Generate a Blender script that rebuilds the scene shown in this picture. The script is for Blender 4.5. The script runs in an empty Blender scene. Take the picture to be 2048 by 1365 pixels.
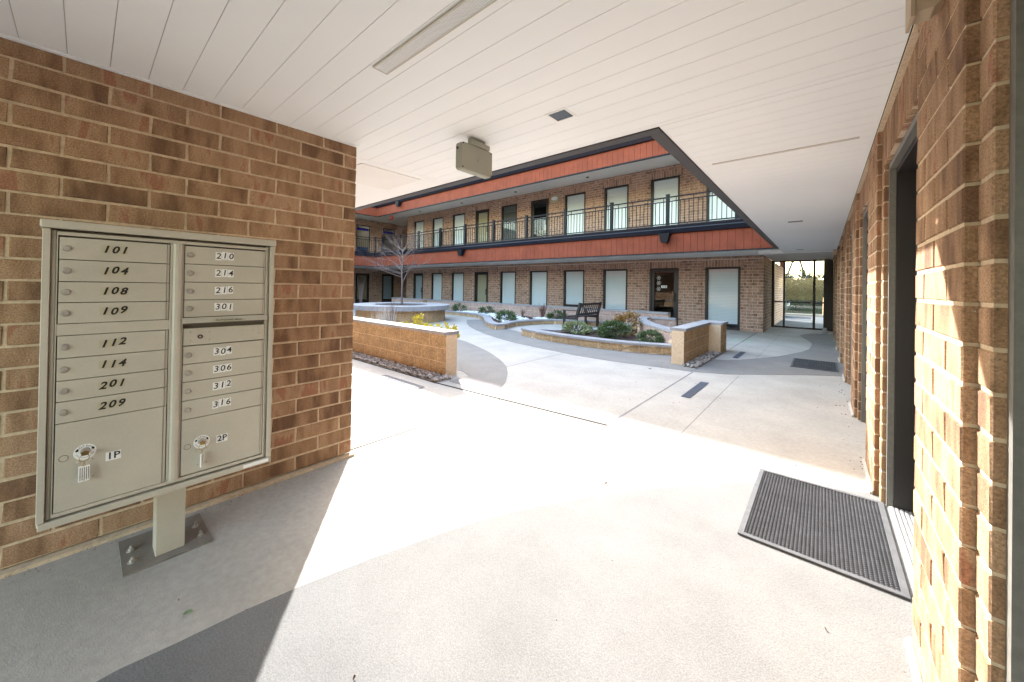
import bpy, math, random
import numpy as np
from mathutils import Vector, Matrix
SC = bpy.context.scene
COL = SC.collection
R = math.radians
rnd = random.Random(7)

# ---------------------------------------------------------------- camera
f_px = 729.0
roll, pitch, yaw = math.atan(0.01625), R(.35), math.atan((1645 - 1024) / f_px)
F0 = Vector((-math.sin(yaw), math.cos(yaw), 0)); R0 = Vector((math.cos(yaw), math.sin(yaw), 0)); U0 = Vector((0, 0, 1))
Fw = F0 * math.cos(pitch) + U0 * math.sin(pitch); U1 = U0 * math.cos(pitch) - F0 * math.sin(pitch)
Rt = R0 * math.cos(roll) + U1 * math.sin(roll); Up = U1 * math.cos(roll) - R0 * math.sin(roll)
cd = bpy.data.cameras.new('camera'); cam = bpy.data.objects.new('camera', cd); COL.objects.link(cam)
m = Matrix.Identity(4)
for i in range(3):
    m[i][0] = Rt[i]; m[i][1] = Up[i]; m[i][2] = -Fw[i]
m[2][3] = 1.345
cam.matrix_world = m
cd.sensor_width = 36; cd.sensor_fit = 'HORIZONTAL'; cd.lens = f_px / 2048 * 36
cd.shift_y = -(682.5 - (574.9 - f_px * math.tan(pitch))) / 2048
cd.clip_start = .02; cd.clip_end = 600
SC.camera = cam

# ---------------------------------------------------------------- light
SUN_AZ = math.atan2(-.815, .58)          # towards the sun, measured from +Y to +X
SUN_EL = R(32.3)
w = bpy.data.worlds.new('World'); SC.world = w; w.use_nodes = True
wn = w.node_tree; bg = wn.nodes['Background']
sky = wn.nodes.new('ShaderNodeTexSky'); sky.sky_type = 'NISHITA'; sky.sun_disc = False
sky.sun_elevation = SUN_EL; sky.sun_rotation = SUN_AZ; sky.air_density = 1.7; sky.dust_density = 1.8; sky.ozone_density = .3
wn.links.new(sky.outputs[0], bg.inputs[0]); bg.inputs[1].default_value = .15
sl = bpy.data.lights.new('sun', 'SUN'); sl.energy = 2.0; sl.angle = R(.6); sl.color = (1, .985, .965)
so = bpy.data.objects.new('sun', sl); COL.objects.link(so)
sd = Vector((math.sin(SUN_AZ) * math.cos(SUN_EL), math.cos(SUN_AZ) * math.cos(SUN_EL), math.sin(SUN_EL)))
so.rotation_euler = sd.to_track_quat('Z', 'Y').to_euler(); so.location = (-10, 8, 30)
SC.view_settings.view_transform = 'Standard'; SC.view_settings.look = 'None'; SC.view_settings.gamma = 1
SC.view_settings.exposure = 3.32
SC.view_settings.use_curve_mapping = False
SC.cycles.max_bounces = 12; SC.cycles.diffuse_bounces = 6; SC.cycles.glossy_bounces = 4
SC.cycles.transparent_max_bounces = 12; SC.cycles.sample_clamp_indirect = 8
SC.cycles.use_denoising = True

# ---------------------------------------------------------------- materials
def mat(name, col, rough=.7, metal=0, noise=None, bump=None, spec=.5, emit=None, stretch=None, noise2=None):
    """noise=(scale, amount, detail) multiplies the colour; bump=(scale, strength, distance)"""
    M = bpy.data.materials.new(name); M.use_nodes = True; nt = M.node_tree; p = nt.nodes['Principled BSDF']
    p.inputs['Base Color'].default_value = (*col, 1); p.inputs['Roughness'].default_value = rough
    p.inputs['Metallic'].default_value = metal; p.inputs['Specular IOR Level'].default_value = spec
    if emit: p.inputs['Emission Color'].default_value = (*col, 1); p.inputs['Emission Strength'].default_value = emit
    geo = nt.nodes.new('ShaderNodeNewGeometry'); vec = geo.outputs['Position']
    if stretch:
        mp = nt.nodes.new('ShaderNodeMapping'); mp.inputs['Scale'].default_value = stretch
        nt.links.new(vec, mp.inputs[0]); vec = mp.outputs[0]
    src = None
    for nz in (noise, noise2):
        if not nz: continue
        n = nt.nodes.new('ShaderNodeTexNoise'); n.inputs['Scale'].default_value = nz[0]; n.inputs['Detail'].default_value = nz[2]
        n.inputs['Roughness'].default_value = .65
        nt.links.new(vec, n.inputs['Vector'])
        mr = nt.nodes.new('ShaderNodeMapRange'); mr.inputs['From Min'].default_value = .3; mr.inputs['From Max'].default_value = .7
        mr.inputs['To Min'].default_value = 1 - nz[1]; mr.inputs['To Max'].default_value = 1 + nz[1] * .6
        nt.links.new(n.outputs[0], mr.inputs[0])
        vm = nt.nodes.new('ShaderNodeVectorMath'); vm.operation = 'MULTIPLY'
        if src is None: vm.inputs[0].default_value = col
        else: nt.links.new(src, vm.inputs[0])
        nt.links.new(mr.outputs[0], vm.inputs[1]); src = vm.outputs[0]
    if src is not None: nt.links.new(src, p.inputs['Base Color'])
    if bump:
        n = nt.nodes.new('ShaderNodeTexNoise'); n.inputs['Scale'].default_value = bump[0]; n.inputs['Detail'].default_value = 5
        nt.links.new(geo.outputs['Position'], n.inputs['Vector'])
        b = nt.nodes.new('ShaderNodeBump'); b.inputs['Strength'].default_value = bump[1]; b.inputs['Distance'].default_value = bump[2]
        nt.links.new(n.outputs[0], b.inputs['Height']); nt.links.new(b.outputs[0], p.inputs['Normal'])
    return M

def brick_mat(name, stops, sat=1.0):
    M = bpy.data.materials.new(name); M.use_nodes = True; nt = M.node_tree; L = nt.links.new
    p = nt.nodes['Principled BSDF']; p.inputs['Roughness'].default_value = .88; p.inputs['Specular IOR Level'].default_value = .25
    geo = nt.nodes.new('ShaderNodeNewGeometry'); oi = nt.nodes.new('ShaderNodeObjectInfo')
    a = nt.nodes.new('ShaderNodeMath'); a.operation = 'ADD'; L(geo.outputs['Random Per Island'], a.inputs[0]); L(oi.outputs['Random'], a.inputs[1])
    fr = nt.nodes.new('ShaderNodeMath'); fr.operation = 'FRACT'; L(a.outputs[0], fr.inputs[0])
    # vertical mottled bands inside each brick
    mp = nt.nodes.new('ShaderNodeMapping'); mp.inputs['Scale'].default_value = (1, 1, .3); L(geo.outputs['Position'], mp.inputs[0])
    off = nt.nodes.new('ShaderNodeVectorMath'); off.operation = 'ADD'; L(mp.outputs[0], off.inputs[0])
    sc = nt.nodes.new('ShaderNodeMath'); sc.operation = 'MULTIPLY'; sc.inputs[1].default_value = 37; L(fr.outputs[0], sc.inputs[0]); L(sc.outputs[0], off.inputs[1])
    n = nt.nodes.new('ShaderNodeTexNoise'); n.inputs['Scale'].default_value = 12; n.inputs['Detail'].default_value = 5; L(off.outputs[0], n.inputs['Vector'])
    mx = nt.nodes.new('ShaderNodeMath'); mx.operation = 'MULTIPLY_ADD'; mx.inputs[1].default_value = 2.4; mx.inputs[2].default_value = -1.0; L(n.outputs[0], mx.inputs[0])
    ad = nt.nodes.new('ShaderNodeMath'); ad.operation = 'ADD'; L(mx.outputs[0], ad.inputs[0])
    h = nt.nodes.new('ShaderNodeMath'); h.operation = 'MULTIPLY'; h.inputs[1].default_value = .6; L(fr.outputs[0], h.inputs[0]); L(h.outputs[0], ad.inputs[1])
    ad.use_clamp = True
    cr = nt.nodes.new('ShaderNodeValToRGB'); L(ad.outputs[0], cr.inputs[0])
    e = cr.color_ramp.elements
    while len(e) < len(stops): e.new(.5)
    for k, (pos, c) in enumerate(stops): e[k].position = pos; e[k].color = (*c, 1)
    # fine speckle
    n2 = nt.nodes.new('ShaderNodeTexNoise'); n2.inputs['Scale'].default_value = 170; n2.inputs['Detail'].default_value = 4; n2.inputs['Roughness'].default_value = .75
    L(geo.outputs['Position'], n2.inputs['Vector'])
    mr = nt.nodes.new('ShaderNodeMapRange'); mr.inputs['From Min'].default_value = .32; mr.inputs['From Max'].default_value = .68; mr.inputs['To Min'].default_value = .5; mr.inputs['To Max'].default_value = 1.3
    L(n2.outputs[0], mr.inputs[0])
    vm = nt.nodes.new('ShaderNodeVectorMath'); vm.operation = 'MULTIPLY'; L(cr.outputs[0], vm.inputs[0]); L(mr.outputs[0], vm.inputs[1])
    # rare pale efflorescence flecks
    n3 = nt.nodes.new('ShaderNodeTexNoise'); n3.inputs['Scale'].default_value = 26; n3.inputs['Detail'].default_value = 6; n3.inputs['Roughness'].default_value = .8
    L(geo.outputs['Position'], n3.inputs['Vector'])
    m3 = nt.nodes.new('ShaderNodeMapRange'); m3.inputs['From Min'].default_value = .69; m3.inputs['From Max'].default_value = .74; L(n3.outputs[0], m3.inputs[0])
    mix = nt.nodes.new('ShaderNodeMixRGB'); mix.inputs[2].default_value = (.62, .55, .45, 1); L(m3.outputs[0], mix.inputs[0]); L(vm.outputs[0], mix.inputs[1])
    L(mix.outputs[0], p.inputs['Base Color'])
    b = nt.nodes.new('ShaderNodeBump'); b.inputs['Strength'].default_value = .55; b.inputs['Distance'].default_value = .004
    L(n2.outputs[0], b.inputs['Height']); L(b.outputs[0], p.inputs['Normal'])
    return M

def glass_mat(name, tint=(.965, .985, .99), refl=1.0):
    M = bpy.data.materials.new(name); M.use_nodes = True; nt = M.node_tree; nt.nodes.remove(nt.nodes['Principled BSDF'])
    out = nt.nodes['Material Output']; t = nt.nodes.new('ShaderNodeBsdfTransparent'); t.inputs[0].default_value = (*tint, 1)
    g = nt.nodes.new('ShaderNodeBsdfGlossy'); g.inputs['Roughness'].default_value = .01; g.inputs[0].default_value = (refl, refl, refl, 1)
    lw = nt.nodes.new('ShaderNodeLayerWeight'); lw.inputs[0].default_value = .5
    pw = nt.nodes.new('ShaderNodeMath'); pw.operation = 'POWER'; pw.inputs[1].default_value = 4; nt.links.new(lw.outputs['Facing'], pw.inputs[0])
    fr = nt.nodes.new('ShaderNodeMath'); fr.operation = 'MULTIPLY_ADD'; fr.inputs[1].default_value = .9; fr.inputs[2].default_value = .03; nt.links.new(pw.outputs[0], fr.inputs[0])
    mx = nt.nodes.new('ShaderNodeMixShader'); nt.links.new(fr.outputs[0], mx.inputs[0]); nt.links.new(t.outputs[0], mx.inputs[1]); nt.links.new(g.outputs[0], mx.inputs[2])
    nt.links.new(mx.outputs[0], out.inputs[0]); return M

def blind_mat(name, col, gap, scale):
    M = mat(name, col, .6); nt = M.node_tree; p = nt.nodes['Principled BSDF']
    geo = nt.nodes.new('ShaderNodeNewGeometry'); sep = nt.nodes.new('ShaderNodeSeparateXYZ'); nt.links.new(geo.outputs['Position'], sep.inputs[0])
    mu = nt.nodes.new('ShaderNodeMath'); mu.operation = 'MULTIPLY'; mu.inputs[1].default_value = scale; nt.links.new(sep.outputs[2], mu.inputs[0])
    fr = nt.nodes.new('ShaderNodeMath'); fr.operation = 'FRACT'; nt.links.new(mu.outputs[0], fr.inputs[0])
    cr = nt.nodes.new('ShaderNodeValToRGB'); e = cr.color_ramp.elements; e[0].position = 0; e[0].color = (*[c * gap for c in col], 1); e[1].position = .35; e[1].color = (*col, 1)
    nt.links.new(fr.outputs[0], cr.inputs[0])
    oi = nt.nodes.new('ShaderNodeObjectInfo'); mr = nt.nodes.new('ShaderNodeMapRange'); mr.inputs['To Min'].default_value = .8; mr.inputs['To Max'].default_value = 1.06; nt.links.new(oi.outputs['Random'], mr.inputs[0])
    vm = nt.nodes.new('ShaderNodeVectorMath'); vm.operation = 'MULTIPLY'; nt.links.new(cr.outputs[0], vm.inputs[0]); nt.links.new(mr.outputs[0], vm.inputs[1]); nt.links.new(vm.outputs[0], p.inputs['Base Color']); return M

MT = {}
MT['brick'] = brick_mat('brick clay', [(0, (.175, .097, .057)), (.28, (.275, .160, .090)), (.55, (.35, .211, .122)), (.85, (.43, .273, .165)), (1, (.34, .165, .098))])
MT['brick_far'] = brick_mat('brick clay shade tint', [(0, (.22, .135, .10)), (.25, (.36, .225, .165)), (.6, (.46, .29, .21)), (.85, (.54, .36, .265)), (1, (.40, .225, .165))])  # same clay; facade's sky-lit rose tint and extra brightness put into the colour
MT['mortar'] = mat('mortar', (.57, .44, .30), .95, noise=(40, .25, 5), bump=(150, .6, .004))
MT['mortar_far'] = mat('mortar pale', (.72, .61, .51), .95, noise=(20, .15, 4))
MT['block'] = mat('split face block', (.55, .37, .20), .95, noise=(48, .6, 6), noise2=(4, .25, 3), bump=(90, 1, .012))
MT['block_pink'] = mat('split face block rose', (.52, .36, .29), .95, noise=(45, .45, 6), noise2=(6, .2, 3), bump=(60, 1, .014))
MT['block_mortar'] = mat('block mortar', (.72, .54, .36), .95, noise=(30, .15, 4), bump=(80, .5, .004))
MT['cap'] = mat('cap stone', (.34, .325, .325), .8, noise=(60, .22, 5), noise2=(4, .18, 3), bump=(90, .4, .004))
MT['concrete'] = mat('concrete light', (.41, .375, .33), .9, noise=(1.4, .16, 8), noise2=(30, .14, 8), bump=(160, .4, .003))
MT['concrete_gray'] = mat('concrete grey', (.225, .207, .188), .92, noise=(2.2, .12, 6), noise2=(95, .22, 4), bump=(120, .5, .003))
MT['concrete_broom'] = mat('concrete broomed grey', (.172, .168, .162), .95, noise=(2.0, .16, 8), noise2=(190, .34, 6), bump=(150, .6, .003))
MT['joint'] = mat('joint filler', (.022, .018, .014), .95, noise=(30, .4, 4))
MT['plank'] = mat('ceiling plank paint', (.855, .865, .87), .55, noise=(.8, .03, 3))
MT['soffit'] = mat('soffit paint', (.80, .79, .78), .6, noise=(1.5, .04, 4))
MT['shadowgap'] = mat('plank backing', (.58, .55, .52), .9)
MT['terra'] = mat('terracotta board', (.205, .052, .028), .8, spec=.2, noise=(2, .22, 6), noise2=(40, .14, 5), bump=(120, .25, .002))
MT['black'] = mat('black metal', (.006, .006, .010), .5, spec=.2, noise=(8, .2, 3))
MT['gutter'] = mat('gutter metal', (.007, .008, .016), .32, spec=.3)
MT['trim'] = mat('eave trim', (.055, .048, .045), .45)
MT['frame'] = mat('bronze frame', (.022, .017, .016), .45)
MT['frame_grey'] = mat('grey frame', (.20, .19, .17), .5, metal=.3, noise=(40, .15, 4))
MT['glass'] = glass_mat('window glass')
MT['blind'] = blind_mat('blind', (.84, .895, .92), .68, 20)
MT['blind_open'] = blind_mat('blind open', (.84, .89, .91), .35, 26)
MT['blind_dark'] = blind_mat('blind dark', (.10, .11, .11), .2, 22)
MT['panel_beige'] = mat('beige curtain', (.42, .38, .26), .8)
MT['panel_blue'] = mat('frosted panel', (.34, .40, .44), .5)
MT['blue'] = mat('blue valance', (.02, .03, .55), .6)
MT['room'] = mat('room plaster', (.35, .32, .28), .9)
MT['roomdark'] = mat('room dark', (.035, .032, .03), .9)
MT['white'] = mat('white print', (.82, .82, .80), .6)
MT['ink'] = mat('black ink', (.01, .01, .01), .5)
MT['cab'] = mat('cabinet paint', (.50, .465, .385), .4, noise=(3.5, .09, 8), noise2=(160, .05, 3), bump=(350, .08, .001))
MT['cab_dark'] = mat('cabinet gap', (.15, .135, .11), .8)
MT['sticker'] = mat('clear sticker', (.46, .42, .30), .35)
MT['steel'] = mat('lock steel', (.50, .47, .42), .35, metal=.45, noise=(60, .2, 3))
MT['brass'] = mat('key brass', (.38, .25, .10), .35, metal=1)
MT['plate'] = mat('base plate', (.22, .195, .165), .5, noise=(9, .2, 5), noise2=(90, .15, 4))
MT['rubber'] = mat('mat rubber', (.05, .05, .055), .75, noise=(30, .35, 5), noise2=(6, .25, 3))
MT['rubber_edge'] = mat('mat border', (.09, .09, .095), .8, noise=(20, .25, 5))
MT['alu'] = mat('threshold aluminium', (.62, .62, .62), .4, metal=.7, noise=(14, .1, 3))
MT['grate'] = mat('drain grate', (.10, .115, .15), .6, noise=(30, .25, 3))
MT['gravel'] = mat('gravel', (.34, .30, .26), .9, noise=(24, .6, 2))
MT['stone_white'] = mat('white marble chips', (.78, .77, .75), .8, noise=(20, .15, 3))
MT['mulch'] = mat('mulch', (.075, .045, .03), 1, noise=(60, .5, 5), bump=(50, 1, .03))
MT['wood_dark'] = mat('bench lumber', (.022, .017, .016), .55, noise=(12, .3, 4))
MT['box_grey'] = mat('enclosure plastic', (.33, .33, .27), .55, noise=(5, .06, 3))
MT['box_beige'] = mat('fixture beige', (.46, .36, .25), .6, noise=(6, .08, 3))
MT['red'] = mat('exit red', (.75, .05, .04), .5)
MT['reflector'] = mat('lamp reflector', (.25, .25, .26), .15, metal=1)
MT['bark'] = mat('young bark', (.17, .125, .11), .85, noise=(25, .35, 4))
MT['bark_dark'] = mat('old bark', (.11, .09, .08), .9, noise=(10, .3, 4))
MT['twig_red'] = mat('red twig', (.16, .075, .055), .85, noise=(30, .3, 3))
MT['leaf'] = mat('leaf green', (.10, .155, .05), .5, noise=(14, .6, 3), noise2=(2.5, .3, 2))
MT['leaf_light'] = mat('leaf light green', (.27, .31, .14), .5, noise=(16, .55, 3))
MT['leaf_yellow'] = mat('leaf yellow', (.55, .50, .04), .5, noise=(14, .4, 3))
MT['leaf_orange'] = mat('leaf russet', (.34, .20, .055), .5, noise=(12, .5, 3))
MT['leaf_pale'] = mat('dry grass', (.62, .60, .55), .7, noise=(30, .3, 3))
MT['leaf_hedge'] = mat('hedge green', (.018, .042, .010), .5, noise=(2.5, .6, 3))
MT['leaf_dead'] = mat('dead leaf', (.15, .075, .035), .8, noise=(80, .4, 3))
MT['grass'] = mat('lawn', (.065, .062, .028), .95, noise=(.9, .3, 5), noise2=(30, .3, 3))
MT['asphalt'] = mat('asphalt', (.035, .037, .042), .9, noise=(.7, .2, 5), noise2=(80, .2, 3))
MT['carpaint'] = mat('car paint', (.02, .045, .045), .25)
MT['tyre'] = mat('tyre', (.02, .02, .02), .8)
MT['green_paint'] = mat('green marking', (.22, .62, .28), .8, noise=(25, .3, 3))
MT['lamp_on'] = mat('lit lamp', (1, .95, .85), .5, emit=3)

# ---------------------------------------------------------------- mesh + object helpers
WL = {}
def reg(o, parent, wloc):
    COL.objects.link(o); WL[o.name] = Vector(wloc)
    if parent is not None:
        o.parent = parent; o.location = Vector(wloc) - WL[parent.name]
    else: o.location = wloc
def thing(name, label, cat, loc, group=None):
    o = bpy.data.objects.new(name, None); o.empty_display_size = .1; reg(o, None, loc)
    o['label'] = label; o['category'] = cat
    if group: o['group'] = group
    return o
def tag(o, label, cat, group=None):
    o['label'] = label; o['category'] = cat
    if group: o['group'] = group
    return o

class MB:
    def __init__(s): s.v = []; s.f = []
    def add(s, vs, fs):
        n = len(s.v); s.v += [tuple(q) for q in vs]; s.f += [tuple(n + i for i in q) for q in fs]; return s
    def box(s, x0, x1, y0, y1, z0, z1):
        x0, x1 = sorted((x0, x1)); y0, y1 = sorted((y0, y1)); z0, z1 = sorted((z0, z1))
        return s.add([(x0, y0, z0), (x1, y0, z0), (x1, y1, z0), (x0, y1, z0), (x0, y0, z1), (x1, y0, z1), (x1, y1, z1), (x0, y1, z1)],
                     [(0, 3, 2, 1), (4, 5, 6, 7), (0, 1, 5, 4), (1, 2, 6, 5), (2, 3, 7, 6), (3, 0, 4, 7)])
    def hexa(s, lo, hi):   # lo, hi: 4 points each, counter-clockwise seen from above
        return s.add(list(lo) + list(hi), [(0, 3, 2, 1), (4, 5, 6, 7), (0, 1, 5, 4), (1, 2, 6, 5), (2, 3, 7, 6), (3, 0, 4, 7)])
    def prism(s, poly, z0, z1):
        n = len(poly); area = sum(poly[i][0] * poly[(i + 1) % n][1] - poly[(i + 1) % n][0] * poly[i][1] for i in range(n))
        if area < 0: poly = poly[::-1]
        return s.add([(x, y, z0) for x, y in poly] + [(x, y, z1) for x, y in poly],
                     [tuple(range(n))[::-1], tuple(range(n, 2 * n))] + [(i, (i + 1) % n, n + (i + 1) % n, n + i) for i in range(n)])
    def extr(s, prof, axis, a, b):  # profile of (h, z) extruded along axis
        n = len(prof)
        def P(t, q): return (t, q[0], q[1]) if axis == 'x' else (q[0], t, q[1])
        return s.add([P(a, q) for q in prof] + [P(b, q) for q in prof],
                     [tuple(range(n)), tuple(range(n, 2 * n))[::-1]] + [(i, n + i, n + (i + 1) % n, (i + 1) % n) for i in range(n)])
    def tube(s, p, q, r0, r1, n=6, caps=True):
        p = Vector(p); q = Vector(q); d = (q - p); 
        if d.length < 1e-6: return s
        d.normalize(); a = d.orthogonal().normalized(); b = d.cross(a)
        vs = []
        for c, r in ((p, r0), (q, r1)):
            for k in range(n):
                t = 2 * math.pi * k / n; vs.append(c + a * (math.cos(t) * r) + b * (math.sin(t) * r))
        fs = [(k, (k + 1) % n, n + (k + 1) % n, n + k) for k in range(n)]
        if caps: fs += [tuple(range(n))[::-1], tuple(range(n, 2 * n))]
        return s.add(vs, fs)
    def torus(s, c, ax, R_, r, n=16, m=5):
        ax = Vector(ax).normalized(); a = ax.orthogonal().normalized(); b = ax.cross(a); c = Vector(c); vs = []; fs = []
        for i in range(n):
            t = 2 * math.pi * i / n; rad = a * math.cos(t) + b * math.sin(t)
            for j in range(m):
                u = 2 * math.pi * j / m; vs.append(c + rad * (R_ + r * math.cos(u)) + ax * (r * math.sin(u)))
        for i in range(n):
            for j in range(m):
                fs.append((i * m + j, ((i + 1) % n) * m + j, ((i + 1) % n) * m + (j + 1) % m, i * m + (j + 1) % m))
        return s.add(vs, fs)
    def dome(s, c, ax, r, h, n=10):
        ax = Vector(ax).normalized(); a = ax.orthogonal().normalized(); b = ax.cross(a); c = Vector(c)
        vs = []; 
        for rr, hh in ((r, 0), (r * .8, h * .65), (r * .35, h)):
            for i in range(n):
                t = 2 * math.pi * i / n; vs.append(c + a * math.cos(t) * rr + b * math.sin(t) * rr + ax * hh)
        fs = []
        for k in range(2):
            for i in range(n): fs.append((k * n + i, k * n + (i + 1) % n, (k + 1) * n + (i + 1) % n, (k + 1) * n + i))
        fs.append(tuple(range(2 * n, 3 * n))); fs.append(tuple(range(n))[::-1]); return s.add(vs, fs)
    def build(s, name, mt, parent=None, kind=None, smooth=False, bevel=0):
        a = np.array(s.v, float); lo, hi = a.min(0), a.max(0); c = Vector(((lo[0] + hi[0]) / 2, (lo[1] + hi[1]) / 2, lo[2]))
        me = bpy.data.meshes.new(name); me.from_pydata([tuple(q) for q in (a - np.array(c))], [], s.f)
        me.materials.append(MT[mt] if isinstance(mt, str) else mt); me.update()
        if smooth: me.polygons.foreach_set('use_smooth', [True] * len(me.polygons))
        o = bpy.data.objects.new(name, me); reg(o, parent, c)
        if kind: o['kind'] = kind
        if bevel:
            b = o.modifiers.new('bevel', 'BEVEL'); b.width = bevel; b.segments = 2; b.limit_method = 'ANGLE'
        return o
def B(x0, x1, y0, y1, z0, z1): return MB().box(x0, x1, y0, y1, z0, z1)
def shared(name, me, parent, wloc, rotz=0):
    o = bpy.data.objects.new(name, me); reg(o, parent, wloc); o.rotation_euler = (0, 0, rotz); return o
_tc = {}
def text(name, body, size, loc, rot, mt, parent, offset=0, shear=0, ext=.0004):
    c = bpy.data.curves.new(name, 'FONT'); c.body = body; c.size = size; c.align_x = 'CENTER'; c.align_y = 'CENTER'; c.extrude = ext
    c.offset = offset; c.shear = shear; c.resolution_u = 3; tmp = bpy.data.objects.new('glyph', c)
    key = (body, size, mt, offset, shear, ext)
    if key not in _tc: _tc[key] = bpy.data.meshes.new_from_object(tmp); _tc[key].materials.clear(); _tc[key].materials.append(MT[mt])
    bpy.data.objects.remove(tmp); o = bpy.data.objects.new(name, _tc[key]); reg(o, parent, loc); o.rotation_euler = rot; return o
ROTX = (R(90), 0, R(90))   # faces +X
ROTY = (R(90), 0, 0)       # faces -Y

# ---------------------------------------------------------------- brickwork
BH, BL, MJ = .1016, .3048, .011
def brick_geo(L, H, D, jit, rg):
    """brick with front at y=0, body behind it (+y), chamfered and slightly uneven"""
    c = .004; j = lambda s=1: rg.uniform(-jit, jit) * s
    x, z = L / 2, H / 2
    o = [(-x, c, -z), (x, c, -z), (x, c, z), (-x, c, z)]
    i = [(-x + c, 0, -z + c), (x - c, 0, -z + c), (x - c, 0, z - c), (-x + c, 0, z - c)]
    bk = [(-x, D, -z), (x, D, -z), (x, D, z), (-x, D, z)]
    if jit:
        o = [(a + j(), b + abs(j()), d + j()) for a, b, d in o]; i = [(a + j(), b + j(.6), d + j()) for a, b, d in i]
    v = i + o + bk
    fs = [(0, 1, 2, 3)] + [(4 + k, 4 + (k + 1) % 4, (k + 1) % 4, k) for k in range(4)] + [(8 + k, 8 + (k + 1) % 4, 4 + (k + 1) % 4, 4 + k) for k in range(4)] + [(11, 10, 9, 8)]
    return v, fs
_bc = {}
def brick_mesh(L, H, D, jit, mt):
    k = (round(L, 3), round(H, 3), round(D, 3), mt, rnd.randrange(3) if jit else 0)
    if k not in _bc:
        v, f = brick_geo(k[0], k[1], D, jit, rnd); me = bpy.data.meshes.new('brick'); me.from_pydata(v, [], f); me.materials.append(MT[mt]); _bc[k] = me
    return _bc[k]
class Wall:
    """brick wall on a vertical plane: u runs along it, d is depth behind the face"""
    def __init__(s, axis, face, outward, mt, mortar, jit=.0012):
        s.axis, s.face, s.out, s.mt, s.mortar, s.jit = axis, face, outward, mt, mortar, jit; s.bricks = []; s.mb = MB()
        # rotation of local (x along wall, +y into the wall)
        s.rz = {('x', -1): 0, ('x', 1): math.pi, ('y', -1): -math.pi / 2, ('y', 1): math.pi / 2}[(axis, outward)]
    def P(s, u, d, z):
        c = s.face - s.out * d
        return (u, c, z) if s.axis == 'x' else (c, u, z)
    def rect(s, u0, u1, z0, z1, d=0., D=.09, anchor=0., back=.25, single=False, zb=0., ins=.006, mort=.004):
        nrow0 = int(math.floor((z0 - zb) / BH + 1e-6))
        k = nrow0
        while zb + k * BH < z1 - .012:
            a = max(z0, zb + k * BH + MJ / 2); b = min(z1, zb + (k + 1) * BH - MJ / 2)
            if b - a > .02:
                if single: cuts = [(u0, u1)]
                else:
                    ph = anchor + (BL / 2 if k % 2 else 0); n0 = math.floor((u0 - ph) / BL); cuts = []
                    q = ph + n0 * BL
                    while q < u1 - 1e-6:
                        aa = max(u0, q + MJ / 2) if q > u0 + 1e-6 else u0; bb = min(u1, q + BL - MJ / 2) if q + BL < u1 - 1e-6 else u1
                        if bb - aa > .022: cuts.append((aa, bb))
                        q += BL
                for aa, bb in cuts: s.bricks.append(((aa + bb) / 2, (a + b) / 2, bb - aa, b - a, d, D))
            k += 1
        p, q = s.P(u0 + ins, d + mort, z0), s.P(u1 - ins, d + back, z1 - .002)
        s.mb.box(p[0], q[0], p[1], q[1], z0 + .001, z1 - .002)
    def soldiers(s, u0, u1, z0, z1, d=0., D=.09, back=.25):
        n = max(1, round((u1 - u0) / .1016)); w_ = (u1 - u0) / n
        for k in range(n): s.bricks.append((u0 + (k + .5) * w_, (z0 + z1) / 2, w_ - MJ, z1 - z0 - .008, d, D))
        p, q = s.P(u0, d + .004, z0 + .006), s.P(u1, d + back, z1)
        s.mb.box(p[0], q[0], p[1], q[1], z0 + .004, z1)
    def finish(s, parent, limit=300, eye=(0, 0, 1.345), seen=None):
        def key(b):
            p = Vector(s.P(b[0], b[4], b[1])) - Vector(eye); 
            return p.length_squared
        br = sorted(s.bricks, key=lambda b: (0 if (seen is None or seen(b)) else 1, key(b)))
        for b in br[:limit]:
            shared('brick', brick_mesh(b[2], b[3], b[5], s.jit, s.mt), parent, s.P(b[0], b[4], b[1]), s.rz)
        rest = br[limit:]
        if rest:
            mb = MB(); cs, sn = math.cos(s.rz), math.sin(s.rz)
            for b in rest:
                v, f = brick_geo(b[2], b[3], b[5], s.jit, rnd); o = s.P(b[0], b[4], b[1])
                mb.add([(o[0] + x * cs - y * sn, o[1] + x * sn + y * cs, o[2] + z) for x, y, z in v], f)
            mb.build('brick_courses', s.mt, parent, kind='stuff')
        s.mb.build('mortar_bed', s.mortar, parent)

# ================================================================= THE SETTING
CE = 2.44
# --- ground: joints show the darker filler below the slabs
g = B(-60, 60, -40, 17.4, -.30, -.0022).build('ground', 'joint', kind='structure')
g['label'] = 'pale concrete courtyard paving with expansion joints'
def slab(poly, z0=-.0018, z1=0., mt='concrete'): return MB().prism(poly, z0, z1).build('paving_slab', mt, g)
slab([(-2.93, -12), (3, -12), (3, 3.62), (-1.0, 3.62), (-1.0, 17.3), (-1.598, 17.3), (-1.598, 3.338), (-2.915, 3.240), (-2.897, 2.2)])
slab([(-.996, 3.62), (3, 3.62), (3, 17.3), (-.996, 17.3)])
slab([(-25.3, -.5), (-2.941, -.5), (-2.917, 2.2), (-2.936, 3.240), (-4.1, 3.165), (-25.3, 3.185)])
slab([(-4.035, 3.214), (-1.618, 3.388), (-1.618, 17.3), (-4.12, 17.3), (-4.06, 7)])
slab([(-25.3, 3.199), (-4.045, 3.212), (-4.068, 7), (-4.128, 17.3), (-25.3, 17.3)])
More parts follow.
